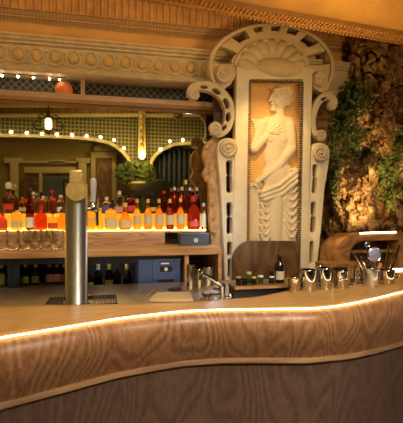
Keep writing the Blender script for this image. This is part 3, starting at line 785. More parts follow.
for fo, fz in ((.0005, .02), (.013, .07), (.024, .17), (.030, .30), (.028, .46), (.018, .65), (.003, .84), (-.012, 1.)):
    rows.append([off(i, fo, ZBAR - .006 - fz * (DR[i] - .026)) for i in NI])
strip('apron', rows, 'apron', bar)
rows = []
for fo, dz in ((-.016, .020), (-.002, .020), (.001, .014), (.001, .005), (-.003, .001), (-.030, .0)):
    rows.append([off(i, fo, ZBAR - DR[i] + dz) for i in NI])
strip('seam_moulding', rows, 'moulding', bar)
rows = []
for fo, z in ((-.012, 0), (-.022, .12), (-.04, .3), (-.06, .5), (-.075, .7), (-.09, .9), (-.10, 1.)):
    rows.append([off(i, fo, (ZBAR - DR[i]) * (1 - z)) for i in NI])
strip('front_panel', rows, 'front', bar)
rows = [[(BACK[i].x, BACK[i].y, z) for i in NI] for z in (ZBAR - .037, .6, .0)]
for r_ in rows:
    for i in NI: r_[i] = tuple(Vector(r_[i]) + (EDGE[i] - BACK[i]).normalized() * (.03))
strip('rear_panel', rows, 'dark_wood', bar)

# ---------------------------------------------------------------- bar tools on the counter
def onbar(u, v): return PZ(u, v, ZBAR)
def bcup(u, vb_, vt, w, *a, **k):
    q = onbar(u, vb_); return cup(u, vb_, vt, w, q.y, ZBAR, *a, **k)
gs = 'steel bar cups on the counter'
bcup(293.5, 291.5, 277, 11.5, 'dark steel cup with brass rim, leftmost of the cups on the counter', 'steel_warm', group=gs, rim='brass_bright')
bcup(308, 290.5, 269.5, 16.5, 'largest polished steel mixing tin on the counter, second from the left', 'chrome', group=gs)
bcup(324.5, 289, 268, 14.5, 'polished steel tin between the largest tin and the banded cup', 'chrome', group=gs)
bcup(341, 288, 270.5, 14.5, 'warm-toned steel cup with two raised bands round its middle', 'steel_warm', group=gs, band=True)
bcup(319.5, 285.5, 265.5, 8, 'small steel jigger peeping out behind the largest tin', 'chrome', name='jigger', group=gs, rim='chrome')
# glass mug
def mug(u, vb_, vt, w, label):
    q = onbar(u, vb_); R = w * px(u, q.y) / 2; H = PY(u, vt, q.y).z - ZBAR; base = Vector((q.x, q.y, ZBAR + .0006))
    t = thing('glass_mug', label, 'glass', base, 'glass mugs behind the steel cups')
    MB().lathe(base, [(.0008, 0), (R * .9, 0), (R, .004), (R, H), (R - .0025, H), (R - .0025, .014), (.0008, .012)], 22).build('glass_wall', 'glass', t, smooth=50)
    pts = [base + Vector((R + .018 * math.sin(a), -.004, H * .5 - H * .3 * math.cos(a))) for a in np.linspace(0, PI, 9)]
    MB().tube(pts, .0035, 8).build('handle', 'glass', t)
mug(352, 285.5, 265, 9, 'clear glass mug with handle right of the banded steel cup')
mug(361.5, 284, 264, 9, 'clear glass mug beside the utensil canister')
tc_, cb_, cR, cH = bcup(370.5, 285.8, 267.5, 14, 'dark steel canister holding strainers and bar spoons', 'steel_col', name='utensil_canister', cat_='canister', group=None)
tp, pb, pR, pH = bcup(386.5, 283.5, 270, 16, 'wide bright steel pot holding tongs at the right of the counter', 'steel_warm', name='steel_pot', cat_='pot', group=None)
for sg in (1,):
    q = pb + Vector((pR, -.01, pH * .55))
    MB().tube([q + Vector((.0, 0, .01)), q + Vector((.02, -.003, .006)), q + Vector((.02, -.003, -.006)), q + Vector((0, 0, -.01))], .004, 8).build('handle', 'chrome', tp)
# utensils
def inside(base, R, H, fx, fy): return base + Vector((R * fx, R * fy, .012))
def rod(name, label, cat_, p0, p1, r, m, headf=None):
    t = thing(name, label, cat_, p0)
    MB().tube([p0, p0.lerp(p1, .5), p1], r, 8).build('handle', m, t)
    if headf: headf(t, p1, (p1 - p0).normalized())
    return t
yc = cb_.y
def ring_head(r, m):
    def f(t, p, d):
        MB().tube([p + Vector((r * math.cos(a), 0, r + r * math.sin(a))) for a in np.linspace(-PI / 2, 1.5 * PI, 25)], .003, 6).build('ring', m, t)
        MB().lathe(p + Vector((0, .001, r)), [(r * .9, 0), (r * .8, .006), (.001, .008)], 18, ax='Y').build('bowl', m, t)
    return f
rod('bar_spoon', 'steel bar spoon with round bowl, tallest in the canister', 'spoon', inside(cb_, cR, cH, -.2, .1), PY(367.5, 247, yc + .01), .0035, 'chrome', ring_head(.012, 'chrome'))
def strainer_head(t, p, d):
    r = 7.0 * px(374, yc)
    c = p + Vector((0, 0, r * .9))
    MB().lathe(c, [(r, -.002), (r * .98, .002), (r * .7, .006), (r * .3, .008), (.001, .009)], 22, ax='Y').build('mesh_bowl', 'wire_blue', t)
    MB().tube([c + Vector((r * math.cos(a), 0, r * math.sin(a))) for a in np.linspace(0, 2 * PI, 27)], .003, 6).build('rim', 'chrome', t)
rod('strainer', 'round fine-mesh strainer leaning in the canister, bluish steel bowl', 'strainer', inside(cb_, cR, cH, .2, -.2), PY(374.5, 261, yc - .012), .0035, 'chrome', strainer_head)
rod('bar_knife', 'steel knife-like tool leaning far left out of the canister', 'knife', inside(cb_, cR, cH, .15, .3), PY(354, 254, yc + .02), .0042, 'steel_warm')
rod('bar_tongs', 'short steel tongs leaning left between the knife and the bar spoon', 'tongs', inside(cb_, cR, cH, .1, -.45), PY(361, 257, yc - .02), .004, 'chrome')
rod('muddler', 'orange wooden muddler leaning out of the canister to the right', 'muddler', inside(cb_, cR, cH, -.3, -.4), PY(381, 263.5, yc - .015), .0085, 'muddler')
rod('bar_tongs', 'long steel tongs standing upright in the wide pot', 'tongs', inside(pb, pR, pH, -.2, .2), PY(388.5, 246, pb.y + .01), .005, 'steel_warm')
rod('bar_tongs', 'long steel tongs leaning right out of the wide pot', 'tongs', inside(pb, pR, pH, .1, -.1), PY(399.5, 245, pb.y - .01), .005, 'chrome')
rod('bar_spoon', 'short brass spoon tilted right in the wide pot', 'spoon', inside(pb, pR, pH, -.5, -.2), PY(393, 256, pb.y - .012), .004, 'brass_bright')

# ================================================================ ORNATE FRAME WITH RELIEF
YF = 2.765
fr_ = thing('ornate_relief', 'tall cream scrollwork wall ornament framing a carved relief of a draped classical woman', 'wall ornament', (PY(270, 290, YF).x, YF, .9))
# inner rectangular frame
solid('inner_frame', [(237, 62), (313, 68), (311.5, 120), (309.5, 200), (307, 300), (230.5, 300), (233, 220), (235.5, 130)],
      [[(249.5, 79.5), (303.5, 81.5), (302.5, 130), (301, 200), (299.5, 296), (246.5, 296), (247.5, 200), (248.6, 130)]], YF - .02, .07, 'cream_pale', fr_, .005)
# toothed trim
b = MB()
for k in range(88):
    v = 82 + k * 2.42
    uL = np.interp(v, [79, 296], [249.5, 246.5]); uR = np.interp(v, [81, 296], [303.5, 299.5])
    for a0, a1 in ((uL - .6, uL + 2.2), (uR - 2.4, uR + .4)):
        p, q = PY(a0, v, YF - .024), PY(a1, v + 1.1, YF - .024)
        b.box(p.x, q.x, YF - .026, YF - .004, q.z, p.z)
for k in range(22):
    u = 251 + k * 2.4
    p, q = PY(u, 79.0, YF - .024), PY(u + 1.1, 82.4, YF - .024); b.box(p.x, q.x, YF - .026, YF - .004, q.z, p.z)
b.build('toothed_trim', 'tooth', fr_, smooth=0)
# dark backing behind the pierced pilasters
solid('backing', [(212, 90), (330, 90), (326, 150), (318, 300), (222, 300), (216, 150)], [], YF + .16, .02, 'dark_wood', fr_, .002)
# left pilaster
lp = solid('pilaster', cat([(217.5, 147), (221, 140), (230, 138.2), (237, 143), (236.2, 160)], 5) + [(235, 200), (233, 240), (231.5, 300), (225.5, 300), (224, 252), (221, 190), (218, 160)],
      [slot(229.3, 160, 193, 6.2, .2, 1.2), slot(229.6, 202, 234.5, 5.8, 0, 1.6), slot(229.6, 241.6, 256, 4.4), slot(229.7, 258.7, 277.5, 3.7)], YF - .01, .07, 'cream_pale', fr_, .004)
volute(228.5, 148, 9, YF - .022, fr_, -1, PI * .5)
# right pilaster
solid('pilaster', cat([(311.5, 150), (313, 144.5), (320, 142.8), (327.5, 146), (330, 153)], 5) + [(328.5, 165), (324.5, 190), (321, 230), (317.5, 264), (316, 300), (306.5, 300), (308.5, 230), (310, 180)],
      [slot(315.2, 164, 193.5, 5.2, -.8, 1.), slot(313.4, 201.5, 233, 5.2, -.5, 1.4), slot(311.7, 241, 264, 3.8, -.3)], YF - .01, .07, 'cream_pale', fr_, .004)
volute(321, 153, 8.2, YF - .022, fr_, 1, PI * .5)
# carved side leaf, left (deeper in, browner)
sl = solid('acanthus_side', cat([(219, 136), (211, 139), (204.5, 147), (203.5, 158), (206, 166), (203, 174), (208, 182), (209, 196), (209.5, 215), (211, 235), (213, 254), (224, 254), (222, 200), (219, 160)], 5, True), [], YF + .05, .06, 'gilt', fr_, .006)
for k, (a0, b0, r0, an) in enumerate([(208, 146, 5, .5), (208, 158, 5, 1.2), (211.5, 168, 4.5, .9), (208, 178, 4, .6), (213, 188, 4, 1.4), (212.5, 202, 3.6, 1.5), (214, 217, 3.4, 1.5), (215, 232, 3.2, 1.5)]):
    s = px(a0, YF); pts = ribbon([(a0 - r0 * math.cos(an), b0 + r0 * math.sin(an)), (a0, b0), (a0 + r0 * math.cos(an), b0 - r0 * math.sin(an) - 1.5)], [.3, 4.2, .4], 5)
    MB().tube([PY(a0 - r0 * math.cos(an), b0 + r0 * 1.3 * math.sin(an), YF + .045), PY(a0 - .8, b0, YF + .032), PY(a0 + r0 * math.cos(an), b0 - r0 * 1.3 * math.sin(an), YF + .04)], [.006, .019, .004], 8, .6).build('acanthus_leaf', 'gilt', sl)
# left S-scroll
def scroll(pts, wid, holes, Y, m='cream', depth=.06):
    return solid('scroll', ribbon(pts, wid, 9), holes, Y, depth, m, fr_, .004)
scroll([(190, 96), (192, 88.5), (200, 85.6), (211, 86.5), (221, 92.5), (228.5, 103), (230, 116), (227, 127), (220, 133), (212, 131)], [5, 8, 9, 10, 10, 10, 9.5, 9, 8, 4],
       [ell(216.5, 91.3, 4.8, 2.5, 14, .55), ell(226.4, 103.5, 2.9, 5.6, 14, -.3), ell(228.4, 117, 2.7, 5.0, 14, .1), ell(224.3, 127.6, 2.0, 3.4, 12, .7), ell(204, 87, 3.8, 1.8, 12, .1)], YF - .01)
volute(194, 95, 5.6, YF - .014, fr_, 1, -PI * .5)
volute(215.5, 128.5, 6.6, YF - .014, fr_, 1, PI * .6)
# right S-scroll
scroll([(334, 108), (335, 101), (328, 95), (320.5, 99.5), (315.5, 109), (313.5, 121), (315, 132), (320, 138)], [3, 6.5, 7.5, 7.5, 6, 5, 5.5, 4],
       [ell(324.2, 98.6, 3.4, 1.5, 12, -.45)], YF - .01)
volute(332, 105.5, 4.6, YF - .014, fr_, -1, 0)
volute(321, 135.5, 5.6, YF - .014, fr_, 1, PI)
# big pierced arch
def arc(cu, cv, ru, rv, a0, a1, n=30):
    return [(cu + ru * math.cos(a), cv - rv * math.sin(a)) for a in np.linspace(math.radians(a0), math.radians(a1), n)]
AC = (271.5, 67, 63.5, 45)
outer = arc(*AC, -24, 204, 52)
inner = arc(271, 70, 34, 28, 176, 4, 30)
poly = outer + [(217, 88.5), (223, 90), (231, 84), (236, 76)] + inner + [(309, 78), (315, 88), (322, 92.5), (328, 90.5)]
def sector(a0, a1, r0, r1):
    o = [(AC[0] + AC[2] * r1 * math.cos(a), AC[1] - AC[3] * r1 * math.sin(a)) for a in np.linspace(math.radians(a0), math.radians(a1), 7)]
    i = [(AC[0] + AC[2] * r0 * math.cos(a), AC[1] - AC[3] * r0 * math.sin(a)) for a in np.linspace(math.radians(a1), math.radians(a0), 7)]
    return cat(o[1:-1] + i[1:-1], 3, True)
holes = [sector(144, 180, .64, .925), sector(113, 137, .74, .93), sector(97, 110, .81, .95), sector(79, 92, .81, .95), sector(59, 75, .80, .95), sector(33, 56, .74, .93), sector(0, 28, .62, .92)]
solid('pierced_arch', poly, holes, YF - .005, .08, 'cream', fr_, .005)
b = MB(); b.tube([PY(u, v, YF - .018) for u, v in arc(271.5, 67, 61, 42.6, -20, 200, 56)], .010, 8, .6); b.build('arch_roll', 'cream', fr_)
b = MB(); b.tube([PY(u, v, YF - .014) for u, v in arc(271, 70, 36, 30, 8, 172, 40)], .012, 8, .6); b.build('arch_roll', 'cream', fr_)
volute(224, 74, 8.6, YF - .03, fr_, 1, PI * .5)
volute(320.5, 79, 7.4, YF - .03, fr_, -1, PI * .5)
# scalloped shell
b = MB(); vs = []; fs = []; na, nrr = 91, 7
for j in range(nrr):
    q = j / (nrr - 1)
    for i in range(na):
        a = PI * i / (na - 1)
        ru = (12 + 21 * q) * (1 + .05 * q * abs(math.cos(a * 9)))
        p = PY(270 + ru * 1.02 * math.cos(a), 70 - ru * .86 * math.sin(a), YF + .01)
        p.y -= .03 * math.sin(PI * q) + .024 * abs(math.sin(a * 9)) * q
        vs.append(p)
for j in range(nrr - 1):
    for i in range(na - 1): fs.append((j * na + i, j * na + i + 1, (j + 1) * na + i + 1, (j + 1) * na + i))
o = b.add(vs, fs).build('shell', 'cream', fr_, smooth=50); solidify(o, .01)
# backing plate of the crest and lunette cushion
solid('crest_plate', arc(271, 73, 33, 29, 0, 180, 24) , [], YF + .03, .03, 'cream', fr_, .003)
s = px(280, YF)
MB().ball(PY(279, 68, YF - .012), 1, 14, 25 * s, .045, 9.5 * s).build('cushion', 'cream', fr_)

# ---------------------------------------------------------------- relief (height field of the carved figure)
a, c = PY(243, 72, YF + .05), PY(307, 300, YF + .05)
rel = MB().box(a.x, c.x, YF + .052, YF + .06, c.z, a.z).build('relief_panel', 'ochre', fr_, smooth=0)
du = .36
U = np.arange(248.2, 301.8, du); V = np.arange(83, 242.5, du)
UU, VV = np.meshgrid(U, V)
def cap_(A_, B_, ra, rb, base=0., k=1.):
    ax, ay = A_; bx_, by = B_
    dx, dy = bx_ - ax, by - ay; L2 = dx * dx + dy * dy + 1e-9
    t = np.clip(((UU - ax) * dx + (VV - ay) * dy) / L2, 0, 1)
    d = np.hypot(UU - ax - t * dx, VV - ay - t * dy); r = ra + (rb - ra) * t
    h = np.sqrt(np.clip(r * r - d * d, 0, None)) * k + np.where(d < r, base, 0)
    return np.where(d < r, h, -1.)
def ellp(c, ru, rv, rot=0., base=0., k=1.):
    x, y = UU - c[0], VV - c[1]; cs, sn = math.cos(rot), math.sin(rot)
    q = ((x * cs + y * sn) / ru) ** 2 + ((-x * sn + y * cs) / rv) ** 2
    return np.where(q < 1, np.sqrt(np.clip(1 - q, 0, None)) * min(ru, rv) * k + base, -1.)
H = np.full(UU.shape, -1.)
def smax(a, b, k=1.2):
    h = np.clip(.5 + .5 * (a - b) / k, 0, 1)
    r = b + (a - b) * h + k * h * (1 - h)
    return np.where(np.minimum(a, b) < -.5, np.maximum(a, b), r)
def put(h, k=1.2):
    global H
    H = smax(H, h, k)
# pedestal with flutes on the left
ped = np.where((UU < 259.5) & (VV > 186), 2.2 + .7 * np.cos((UU - 248) * 2 * PI / 2.9), -1.)
put(ped)
put(np.where((UU < 261) & (VV > 183.5) & (VV < 188), 3.4, -1.), .4)
# wing-like mantle folds behind the left shoulder
for k in range(5):
    put(cap_((252.5 + k * .9 - .35 * (k - 2) ** 2, 120.5 + k * 2.6), (267, 121.5 + k * 2.4), 1.3, 2.3, 1.2, .9), .4)
# torso
tor = ellp((277, 134), 14.5, 20, .05, 1.5, .42); put(tor, 3)
put(ellp((275.5, 158), 12.5, 20, .0, 1.2, .40), 3)
put(ellp((277, 176), 15.5, 16, 0, 1.2, .45), 3)
put(cap_((266, 121.5), (288, 122.5), 4.8, 5.6, 1.4, .6), 3)
put(ellp((281, 139), 5.2, 5, 0, 4.6, .5), 2.5)
put(ellp((269.5, 138), 4.6, 5, 0, 4.3, .5), 2.5)
# neck, head
put(cap_((279.5, 119), (279, 109), 4.4, 4.0, 2.2, .7), 2)
put(ellp((278, 100), 8.6, 10.4, -.25, 2.6, .62), 1.5)
put(cap_((272.5, 108.5), (276, 110.5), 3.1, 3.4, 2.2, .6), 1.2)     # jaw and chin
put(cap_((270.4, 96), (268.4, 101.6), .9, 1.6, 4.2, .9), .5)          # nose
put(cap_((269.8, 104.6), (272.5, 105), .95, .8, 4.2, .9), .25)         # lips
put(cap_((270.2, 106.9), (272.5, 107), .95, .8, 4.0, .9), .25)
put(ellp((271.6, 110.6), 2.3, 2.0, 0, 3.6, .8), .6)
put(ellp((275.5, 103.5), 3.4, 3.2, 0, 6.0, .5), 1.5)
put(cap_((270.8, 94.6), (276, 95), 1.0, .9, 5.0, .6), .6)            # brow
eye = np.exp(-(((UU - 272.8) / 1.7) ** 2 + ((VV - 97.4) / 1.2) ** 2)); H = np.where(H > 0, H - 2.0 * eye, H)
put(ellp((272.8, 97.8), 1.3, .8, 0, 5.0, .9), .2)
put(ellp((280.2, 101.5), 1.4, 2.4, .2, 6.6, .6), .4)                 # ear
hair = np.maximum(ellp((281, 94.5), 9.2, 8.6, -.3, 3.0, .62), ellp((286, 101.5), 4.8, 5.6, .2, 2.4, .75))
th = np.arctan2(VV - 99, UU - 279); rr_ = np.hypot(UU - 279, VV - 99)
hair = np.where((hair > 0) & ~((UU < 277.5) & (VV > 93.5)), hair + .9 * np.sin(th * 11 + rr_ * 1.1) + .4 * np.sin(rr_ * 2.2), -1.)
put(hair, .6)
put(cap_((271.5, 91.5), (286, 89.5), 1.2, 1.4, 7.2, .5), .5)         # fillet in the hair
# far (viewer's left) arm: shoulder - elbow - hand on the chest
put(cap_((262.5, 124.5), (253.5, 147), 5.4, 4.8, 1.6, .75), 2)
put(cap_((253, 149.5), (266.5, 135.5), 4.7, 3.3, 4.0, .8), 1.2)
put(ellp((270, 132.2), 4.2, 3.4, -.5, 6.6, .6), 1.2)
for (x_, y_), (x2, y2) in zip([(271.5, 129.8), (272.6, 131.4), (272.8, 133.2), (272.2, 134.8)], [(276.6, 126.6), (278.6, 129.4), (278.6, 132.6), (276.8, 135.4)]):
    put(cap_((x_, y_), ((x_ + x2) / 2 + .4, (y_ + y2) / 2 - .4), 1.15, 1.1, 7.6, .9), .25); put(cap_(((x_ + x2) / 2 + .4, (y_ + y2) / 2 - .4), (x2, y2), 1.1, .85, 7.4, .9), .25)
put(cap_((269, 130), (271.2, 126.2), 1.3, .95, 7.4, .9), .3)         # thumb
# near arm: shoulder - elbow - forearm across to the pedestal
put(cap_((288, 126), (290, 148), 5.0, 4.5, 4.2, .8), 2)
put(cap_((289.5, 150), (278, 165), 4.6, 4.0, 4.8, .8), 1.5)
put(cap_((278, 165), (258.5, 179.5), 4.0, 2.7, 5.4, .8), 1.5)
put(ellp((256, 181.5), 3.8, 2.9, -.6, 5.4, .7), 1)
for k in range(4):
    put(cap_((255 - k * .9 + .6, 182.4 + k * .35), (253.8 - k * 1.15 + 1.6, 187.2 - k * .5), 1.1, .85, 5.2, .9), .25)
put(cap_((257.4, 182.5), (259.2, 185.4), 1.2, .9, 5.2, .9), .3)
# drapery: body of cloth, thighs and legs beneath it
put(ellp((278, 196), 17.5, 20, 0, 2.2, .20), 2)
put(cap_((274.8, 196), (274.2, 244), 7.4, 5.6, 3.2, .72), 1.5)
put(cap_((286, 194), (285, 244), 6.4, 5.0, 1.8, .6), 1.5)
# rolled waist band
for k, (A1, B1) in enumerate([((259.5, 192.5), (276, 186)), ((276, 186), (294, 171.5)), ((260, 196.5), (278, 190)), ((278, 190), (295, 176)), ((262, 200), (279, 194.5)), ((279, 194.5), (295.5, 181))]):
    put(cap_(A1, B1, 2.3, 2.3, 7.2 - .5 * (k // 2), 1.1), .3)
put(ellp((292, 172.5), 4.2, 4.4, 0, 6.2, .7), .6)
for k in range(5):
    an = k * 1.2; put(cap_((292, 172.5), (292 + 4.2 * math.cos(an), 172.5 + 4.2 * math.sin(an)), 1.1, .8, 8.3, .7), .4)
# swags: U-shaped folds falling at both sides
def swag(u0, u1, v0, depth, base, r=1.5):
    P_ = [(u0 + (u1 - u0) * t, v0 + depth * (1 - (2 * t - 1) ** 2)) for t in np.linspace(0, 1, 8)]
    for A1, B1 in zip(P_[:-1], P_[1:]): put(cap_(A1, B1, r, r, base, .9), .4)
for k in range(7):
    swag(280.5 + .5 * k, 297.5 - .3 * k, 184 + k * 7.4, 9, 5.6 - .22 * k)
for k in range(6):
    swag(259.5, 270.5 - .4 * k, 196 + k * 7.4, 9, 5.4 - .25 * k)
for k in range(4):
    swag(268, 284.5, 196.5 + 3.2 * k, 5.5 - k, 6.4 - .5 * k, 1.0)
for k in range(4):                                                   # long vertical folds
    put(cap_((262 + 1.9 * k, 205 + 3 * k), (261 + 1.7 * k, 244), 1.0, 1.1, 3.2, .9), .4)
    put(cap_((288.5 + 2.2 * k, 200 + 4 * k), (287.5 + 2 * k, 244), 1.0, 1.1, 3.0, .9), .4)
put(cap_((279.6, 203), (279, 244), 1.0, 1.2, 4.6, .7), .6)
H = np.where(H > 0, H + .12 * np.sin(UU * 3.1 + VV * .7) * np.sin(VV * 1.9), H)
# soften once
Hs = H.copy()
m_ = (H[1:-1, 1:-1] > 0)
Hs[1:-1, 1:-1] = np.where(m_, .5 * H[1:-1, 1:-1] + .125 * (np.maximum(H[:-2, 1:-1], 0) + np.maximum(H[2:, 1:-1], 0) + np.maximum(H[1:-1, :-2], 0) + np.maximum(H[1:-1, 2:], 0)), H[1:-1, 1:-1])
nv, nu = UU.shape; s = px(275, YF) * .98
ids = -np.ones((nv, nu), int); vs = []; fs = []
KEEP = H > 0
K2 = KEEP.copy(); K2[1:, :] |= KEEP[:-1, :]; K2[:-1, :] |= KEEP[1:, :]; K2[:, 1:] |= KEEP[:, :-1]; K2[:, :-1] |= KEEP[:, 1:]
for j in range(nv):
    for i in range(nu):
        if K2[j, i]:
            p = PY(UU[j, i], VV[j, i], YF + .055); p.y -= (max(Hs[j, i], 0) * s if KEEP[j, i] else -.003)
            ids[j, i] = len(vs); vs.append(tuple(p))
for j in range(nv - 1):
    for i in range(nu - 1):
        q = (ids[j, i], ids[j, i + 1], ids[j + 1, i + 1], ids[j + 1, i])
        if min(q) >= 0: fs.append(q[::-1])
me = bpy.data.meshes.new('figure'); me.from_pydata(vs, [], fs)
fig = link('figure', me, 'plaster', rel, 80)
# plinth board closing the bottom of the relief and the curved wooden panel before it
rc = 15
pan = [(232.8, 300), (232.8, 268)] + arc(253, 262, 20.2, 21.2, 178, 92, 12) + [(298.5, 241), (298.5, 300)]
wp = solid('wooden_panel', pan, [], YF - .075, .03, 'panel_wood', None, .004)
tag(wp, 'brown wooden panel with a rounded upper corner closing off the relief\'s foot', 'panel')

# ================================================================ CURVED NICHE AT THE RIGHT
nc = thing('curved_niche', 'curved honey-oak shelf niche with a lit upper edge beneath the rock wall', 'shelf', PY(375, 275, 2.62))
YN = 2.55
o_ = [(333.5, 300), (333.8, 262), (335.5, 250), (341, 241), (350, 236), (362, 233.8), (430, 233.2), (430, 300)]
i_ = [(349, 300), (349.5, 262), (351, 251), (355.5, 244.5), (363, 241), (399, 240), (399.5, 300)]
o_ = o_[:1] + cat(o_[1:-1], 6) + o_[-1:]; i_ = i_[:1] + cat(i_[1:-2], 6) + i_[-2:]
solid('surround', o_, [[(u, v if v < 299 else 298.5) for u, v in i_]], YN, .20, 'niche_wood', nc, .006)
solid('back_board', [(345, 300), (345, 238), (402, 238), (402, 300)], [], YN + .16, .012, 'dark_wood', nc, .002)
a, c = PY(350, 250.5, YN + .06), PY(399, 252, YN + .06)
MB().box(a.x, c.x, YN + .06, YN + .155, c.z, a.z).build('inner_shelf', 'niche_wood', nc)
b = MB(); b.tube([PY(u, v, YN - .003) for u, v in ((360, 233.3), (375, 232.6), (396, 232.2))], .006, 8); b.build('led_strip', 'led_niche', nc)
ld = thing('side_ledge', 'honey-coloured ledge with a short white light strip behind the pot', 'ledge', PY(380, 272, 2.45))
a, c = PY(384, 270, 2.40), PY(440, 275, 2.40)
MB().box(a.x, c.x, 2.40, 2.54, .001, a.z).build('ledge_board', 'niche_wood', ld)
a2, c2 = PY(392, 268.6, 2.395), PY(425, 270.8, 2.395)
MB().box(a2.x, c2.x, 2.385, 2.399, c2.z, a2.z).build('led_strip', 'led_niche', ld)
lg = MB().box(PY(318, 262, 2.5).x, PY(350, 262, 2.5).x, 2.42, 2.54, PY(330, 268, 2.42).z, PY(330, 263, 2.42).z).build('low_shelf', 'niche_wood', bevel=.004)
tag(lg, 'short honey-oak shelf behind the steel tins, left of the curved niche', 'shelf')

# ================================================================ ROCK WALL AND PLANTS
def fbm(p, o=5):
    s, a, f = 0, 1, 1
    for _ in range(o): s += a * mnoise.noise(Vector(p) * f); a *= .5; f *= 2.1
    return s
blobs = [(352, 205, 23, 40, -.32, .26), (366, 176, 13, 26, .55, .24), (338, 230, 15, 14, 0, .14), (396, 218, 14, 28, .1, .28), (386, 120, 15, 40, .1, .24), (400, 80, 24, 40, 0, .26), (362, 122, 20, 30, 0, .14), (386, 52, 50, 44, 0, .46), (374, 228, 12, 12, 0, .2), (405, 160, 14, 22, 0, .2), (358, 95, 22, 26, .3, .36)]
Ru = np.arange(309, 432, .7); Rv = np.arange(14, 300, .7)
def rock_y(u, v):
    h = 0
    wu, wv = u + 5 * fbm((u * .05, v * .05, 7.), 3), v + 7 * fbm((u * .05, v * .05, 2.), 3)
    for bu, bv, ru, rv, rot, hh in blobs:
        cs, sn = math.cos(rot), math.sin(rot); x, y = wu - bu, wv - bv
        q = ((x * cs + y * sn) / ru) ** 2 + ((-x * sn + y * cs) / rv) ** 2
        if q < 1:
            e = hh * (1 - q) ** .5; h = max(h, e) + .2 * min(h, e)
    n = fbm((u * .05, v * .05, 3.), 4)
    cr = abs(fbm((u * .055 + 9, v * .035, 1.), 4)); pit = abs(fbm((u * .13, v * .10, 5.), 3))
    y = 3.22 - .0028 * (u - 315) - h - .05 * n + .11 * max(0, .16 - cr) / .16 * (.3 + 1.6 * h) + .016 * max(0, .2 - pit) / .2
    return max(y, 2.79 if v > 232 else 2.60)
rows = [[tuple(PY(u, v, rock_y(u, v))) for u in Ru] for v in Rv]
rk = strip('rock_outcrop', rows, 'rock', smooth=0); rk.data.shade_smooth()
MB().box(1.25, 3.4, 2.82, 3.3, .001, PY(360, 296, 2.8).z).build('rock_foot', 'rock', rk)
tag(rk, 'craggy ochre rock wall right of the frame, partly overgrown with ivy', 'rock wall')
def leaf(b, c, size, nrm, roll):
    n = Vector(nrm).normalized(); t = n.orthogonal().normalized(); bt = n.cross(t)
    x = t * math.cos(roll) + bt * math.sin(roll); y = n.cross(x)
    pts = [(-.0, -.55, 0), (.42, -.30, .10), (.52, .10, .06), (.22, .22, .04), (0, .62, -.12), (-.22, .22, .04), (-.52, .10, .06), (-.42, -.30, .10), (0, 0, -.04)]
    k = len(b.v); b.v += [tuple(c + (x * p[0] + y * p[1] + n * p[2]) * size) for p in pts]
    b.f += [(k + i, k + (i + 1) % 8, k + 8) for i in range(8)]
def ivy(name, label, cat_, patches, n, m, size=(.016, .030), droop=False):
    root = thing(name, label, cat_, PY(patches[0][0], patches[0][1] + patches[0][3], rock_y(patches[0][0], patches[0][1]) - .02))
    b = MB(); bs = MB(); tot = sum(p[2] * p[3] for p in patches)
    for pu, pv, ru, rv, dens in patches:
        for _ in range(int(n * ru * rv / tot * dens)):
            a = random.random() * 2 * PI; q = math.sqrt(random.random()) * (1 + .25 * math.sin(a * 5 + pu))
            u, v = pu + ru * q * math.cos(a), pv + rv * q * math.sin(a)
            p = PY(u, v, min(rock_y(u, v), 3.2) - random.uniform(.01, .075))
            leaf(b, p, random.uniform(*size), (random.uniform(-.7, .7), -1, random.uniform(-.2, .9)), random.random() * 6.28)
        for _ in range(max(2, int(ru * rv / 90))):
            u, v = pu + random.uniform(-.6, .6) * ru, pv - rv * .8
            pts = []
            for k in range(7):
                vv = v + rv * 1.6 * k / 6; u2 = u + 2.5 * math.sin(k * 1.3 + u)
                pts.append(PY(u2, vv, min(rock_y(u2, vv), 3.2) - .02))
            bs.tube(pts, .0035, 5)
    lf = b.build('foliage', m, root, smooth=0); lf['kind'] = 'stuff'
    bs.build('stem', 'stem', root)
ivy('ivy', 'dense dark green ivy hanging over the upper rock beside the frame', 'ivy', [(342, 110, 23, 28, 1.), (357, 96, 16, 16, .8), (348, 138, 18, 20, .7), (331, 96, 9, 14, .8), (354, 152, 14, 10, .4)], 2500, 'leaf', (.011, .021))
ivy('ivy', 'thin ivy trail running down the gap between frame and boulder', 'ivy', [(333, 160, 8, 28, .8), (336, 192, 5, 18, .4)], 520, 'leaf', (.010, .018))
ivy('ivy', 'bright green ivy hanging at the right edge over the boulder', 'ivy', [(390, 182, 11, 28, 1.), (397, 148, 9, 20, .9), (383, 168, 6, 14, .6), (378, 152, 9, 6, .4)], 1050, 'leaf2', (.012, .021))
ivy('dried_fern', 'dry rust-brown hanging fern on the upper right rock', 'dried plant', [(387, 114, 10, 34, 1.), (397, 92, 8, 24, .8)], 520, 'dry', (.010, .022))

# ================================================================ SMALL LIGHTS OF THE ALCOVE, BOWL
fs_ = thing('string_lights', 'row of tiny warm bulbs under the cornice at the top left', 'string lights', PY(30, 74, 2.92))
b = MB(); b.tube([(PY(-20, 73, 2.92).x, 2.92, 2.352), (PY(66, 76, 2.92).x, 2.92, 2.352)], .003, 6); b.build('cable', 'black', fs_)
for u in (2, 18, 33.5, 49.5, 59.5):
    x = PY(u, 74, 2.92).x
    bl_ = MB().ball((x, 2.92, 2.338), .0075, 7).build('bulb', 'bulb', fs_)
    MB().lathe((x, 2.92, 2.344), [(.004, 0), (.004, .010)], 8).build('socket', 'black', bl_)
q = PY(64, 91, 2.985)
ow = thing('orange_bowl', 'squat orange glazed bowl lamp standing on the pink rail before the dark lattice', 'bowl', (q.x, 2.985, 2.2485))
MB().lathe((q.x, 2.985, 2.2487), [(.03, 0), (.046, .006), (.056, .026), (.057, .046), (.050, .070), (.040, .080), (.036, .080), (.046, .066), (.052, .045), (.048, .025), (.03, .01)], 26).build('bowl_wall', 'bowl', ow)
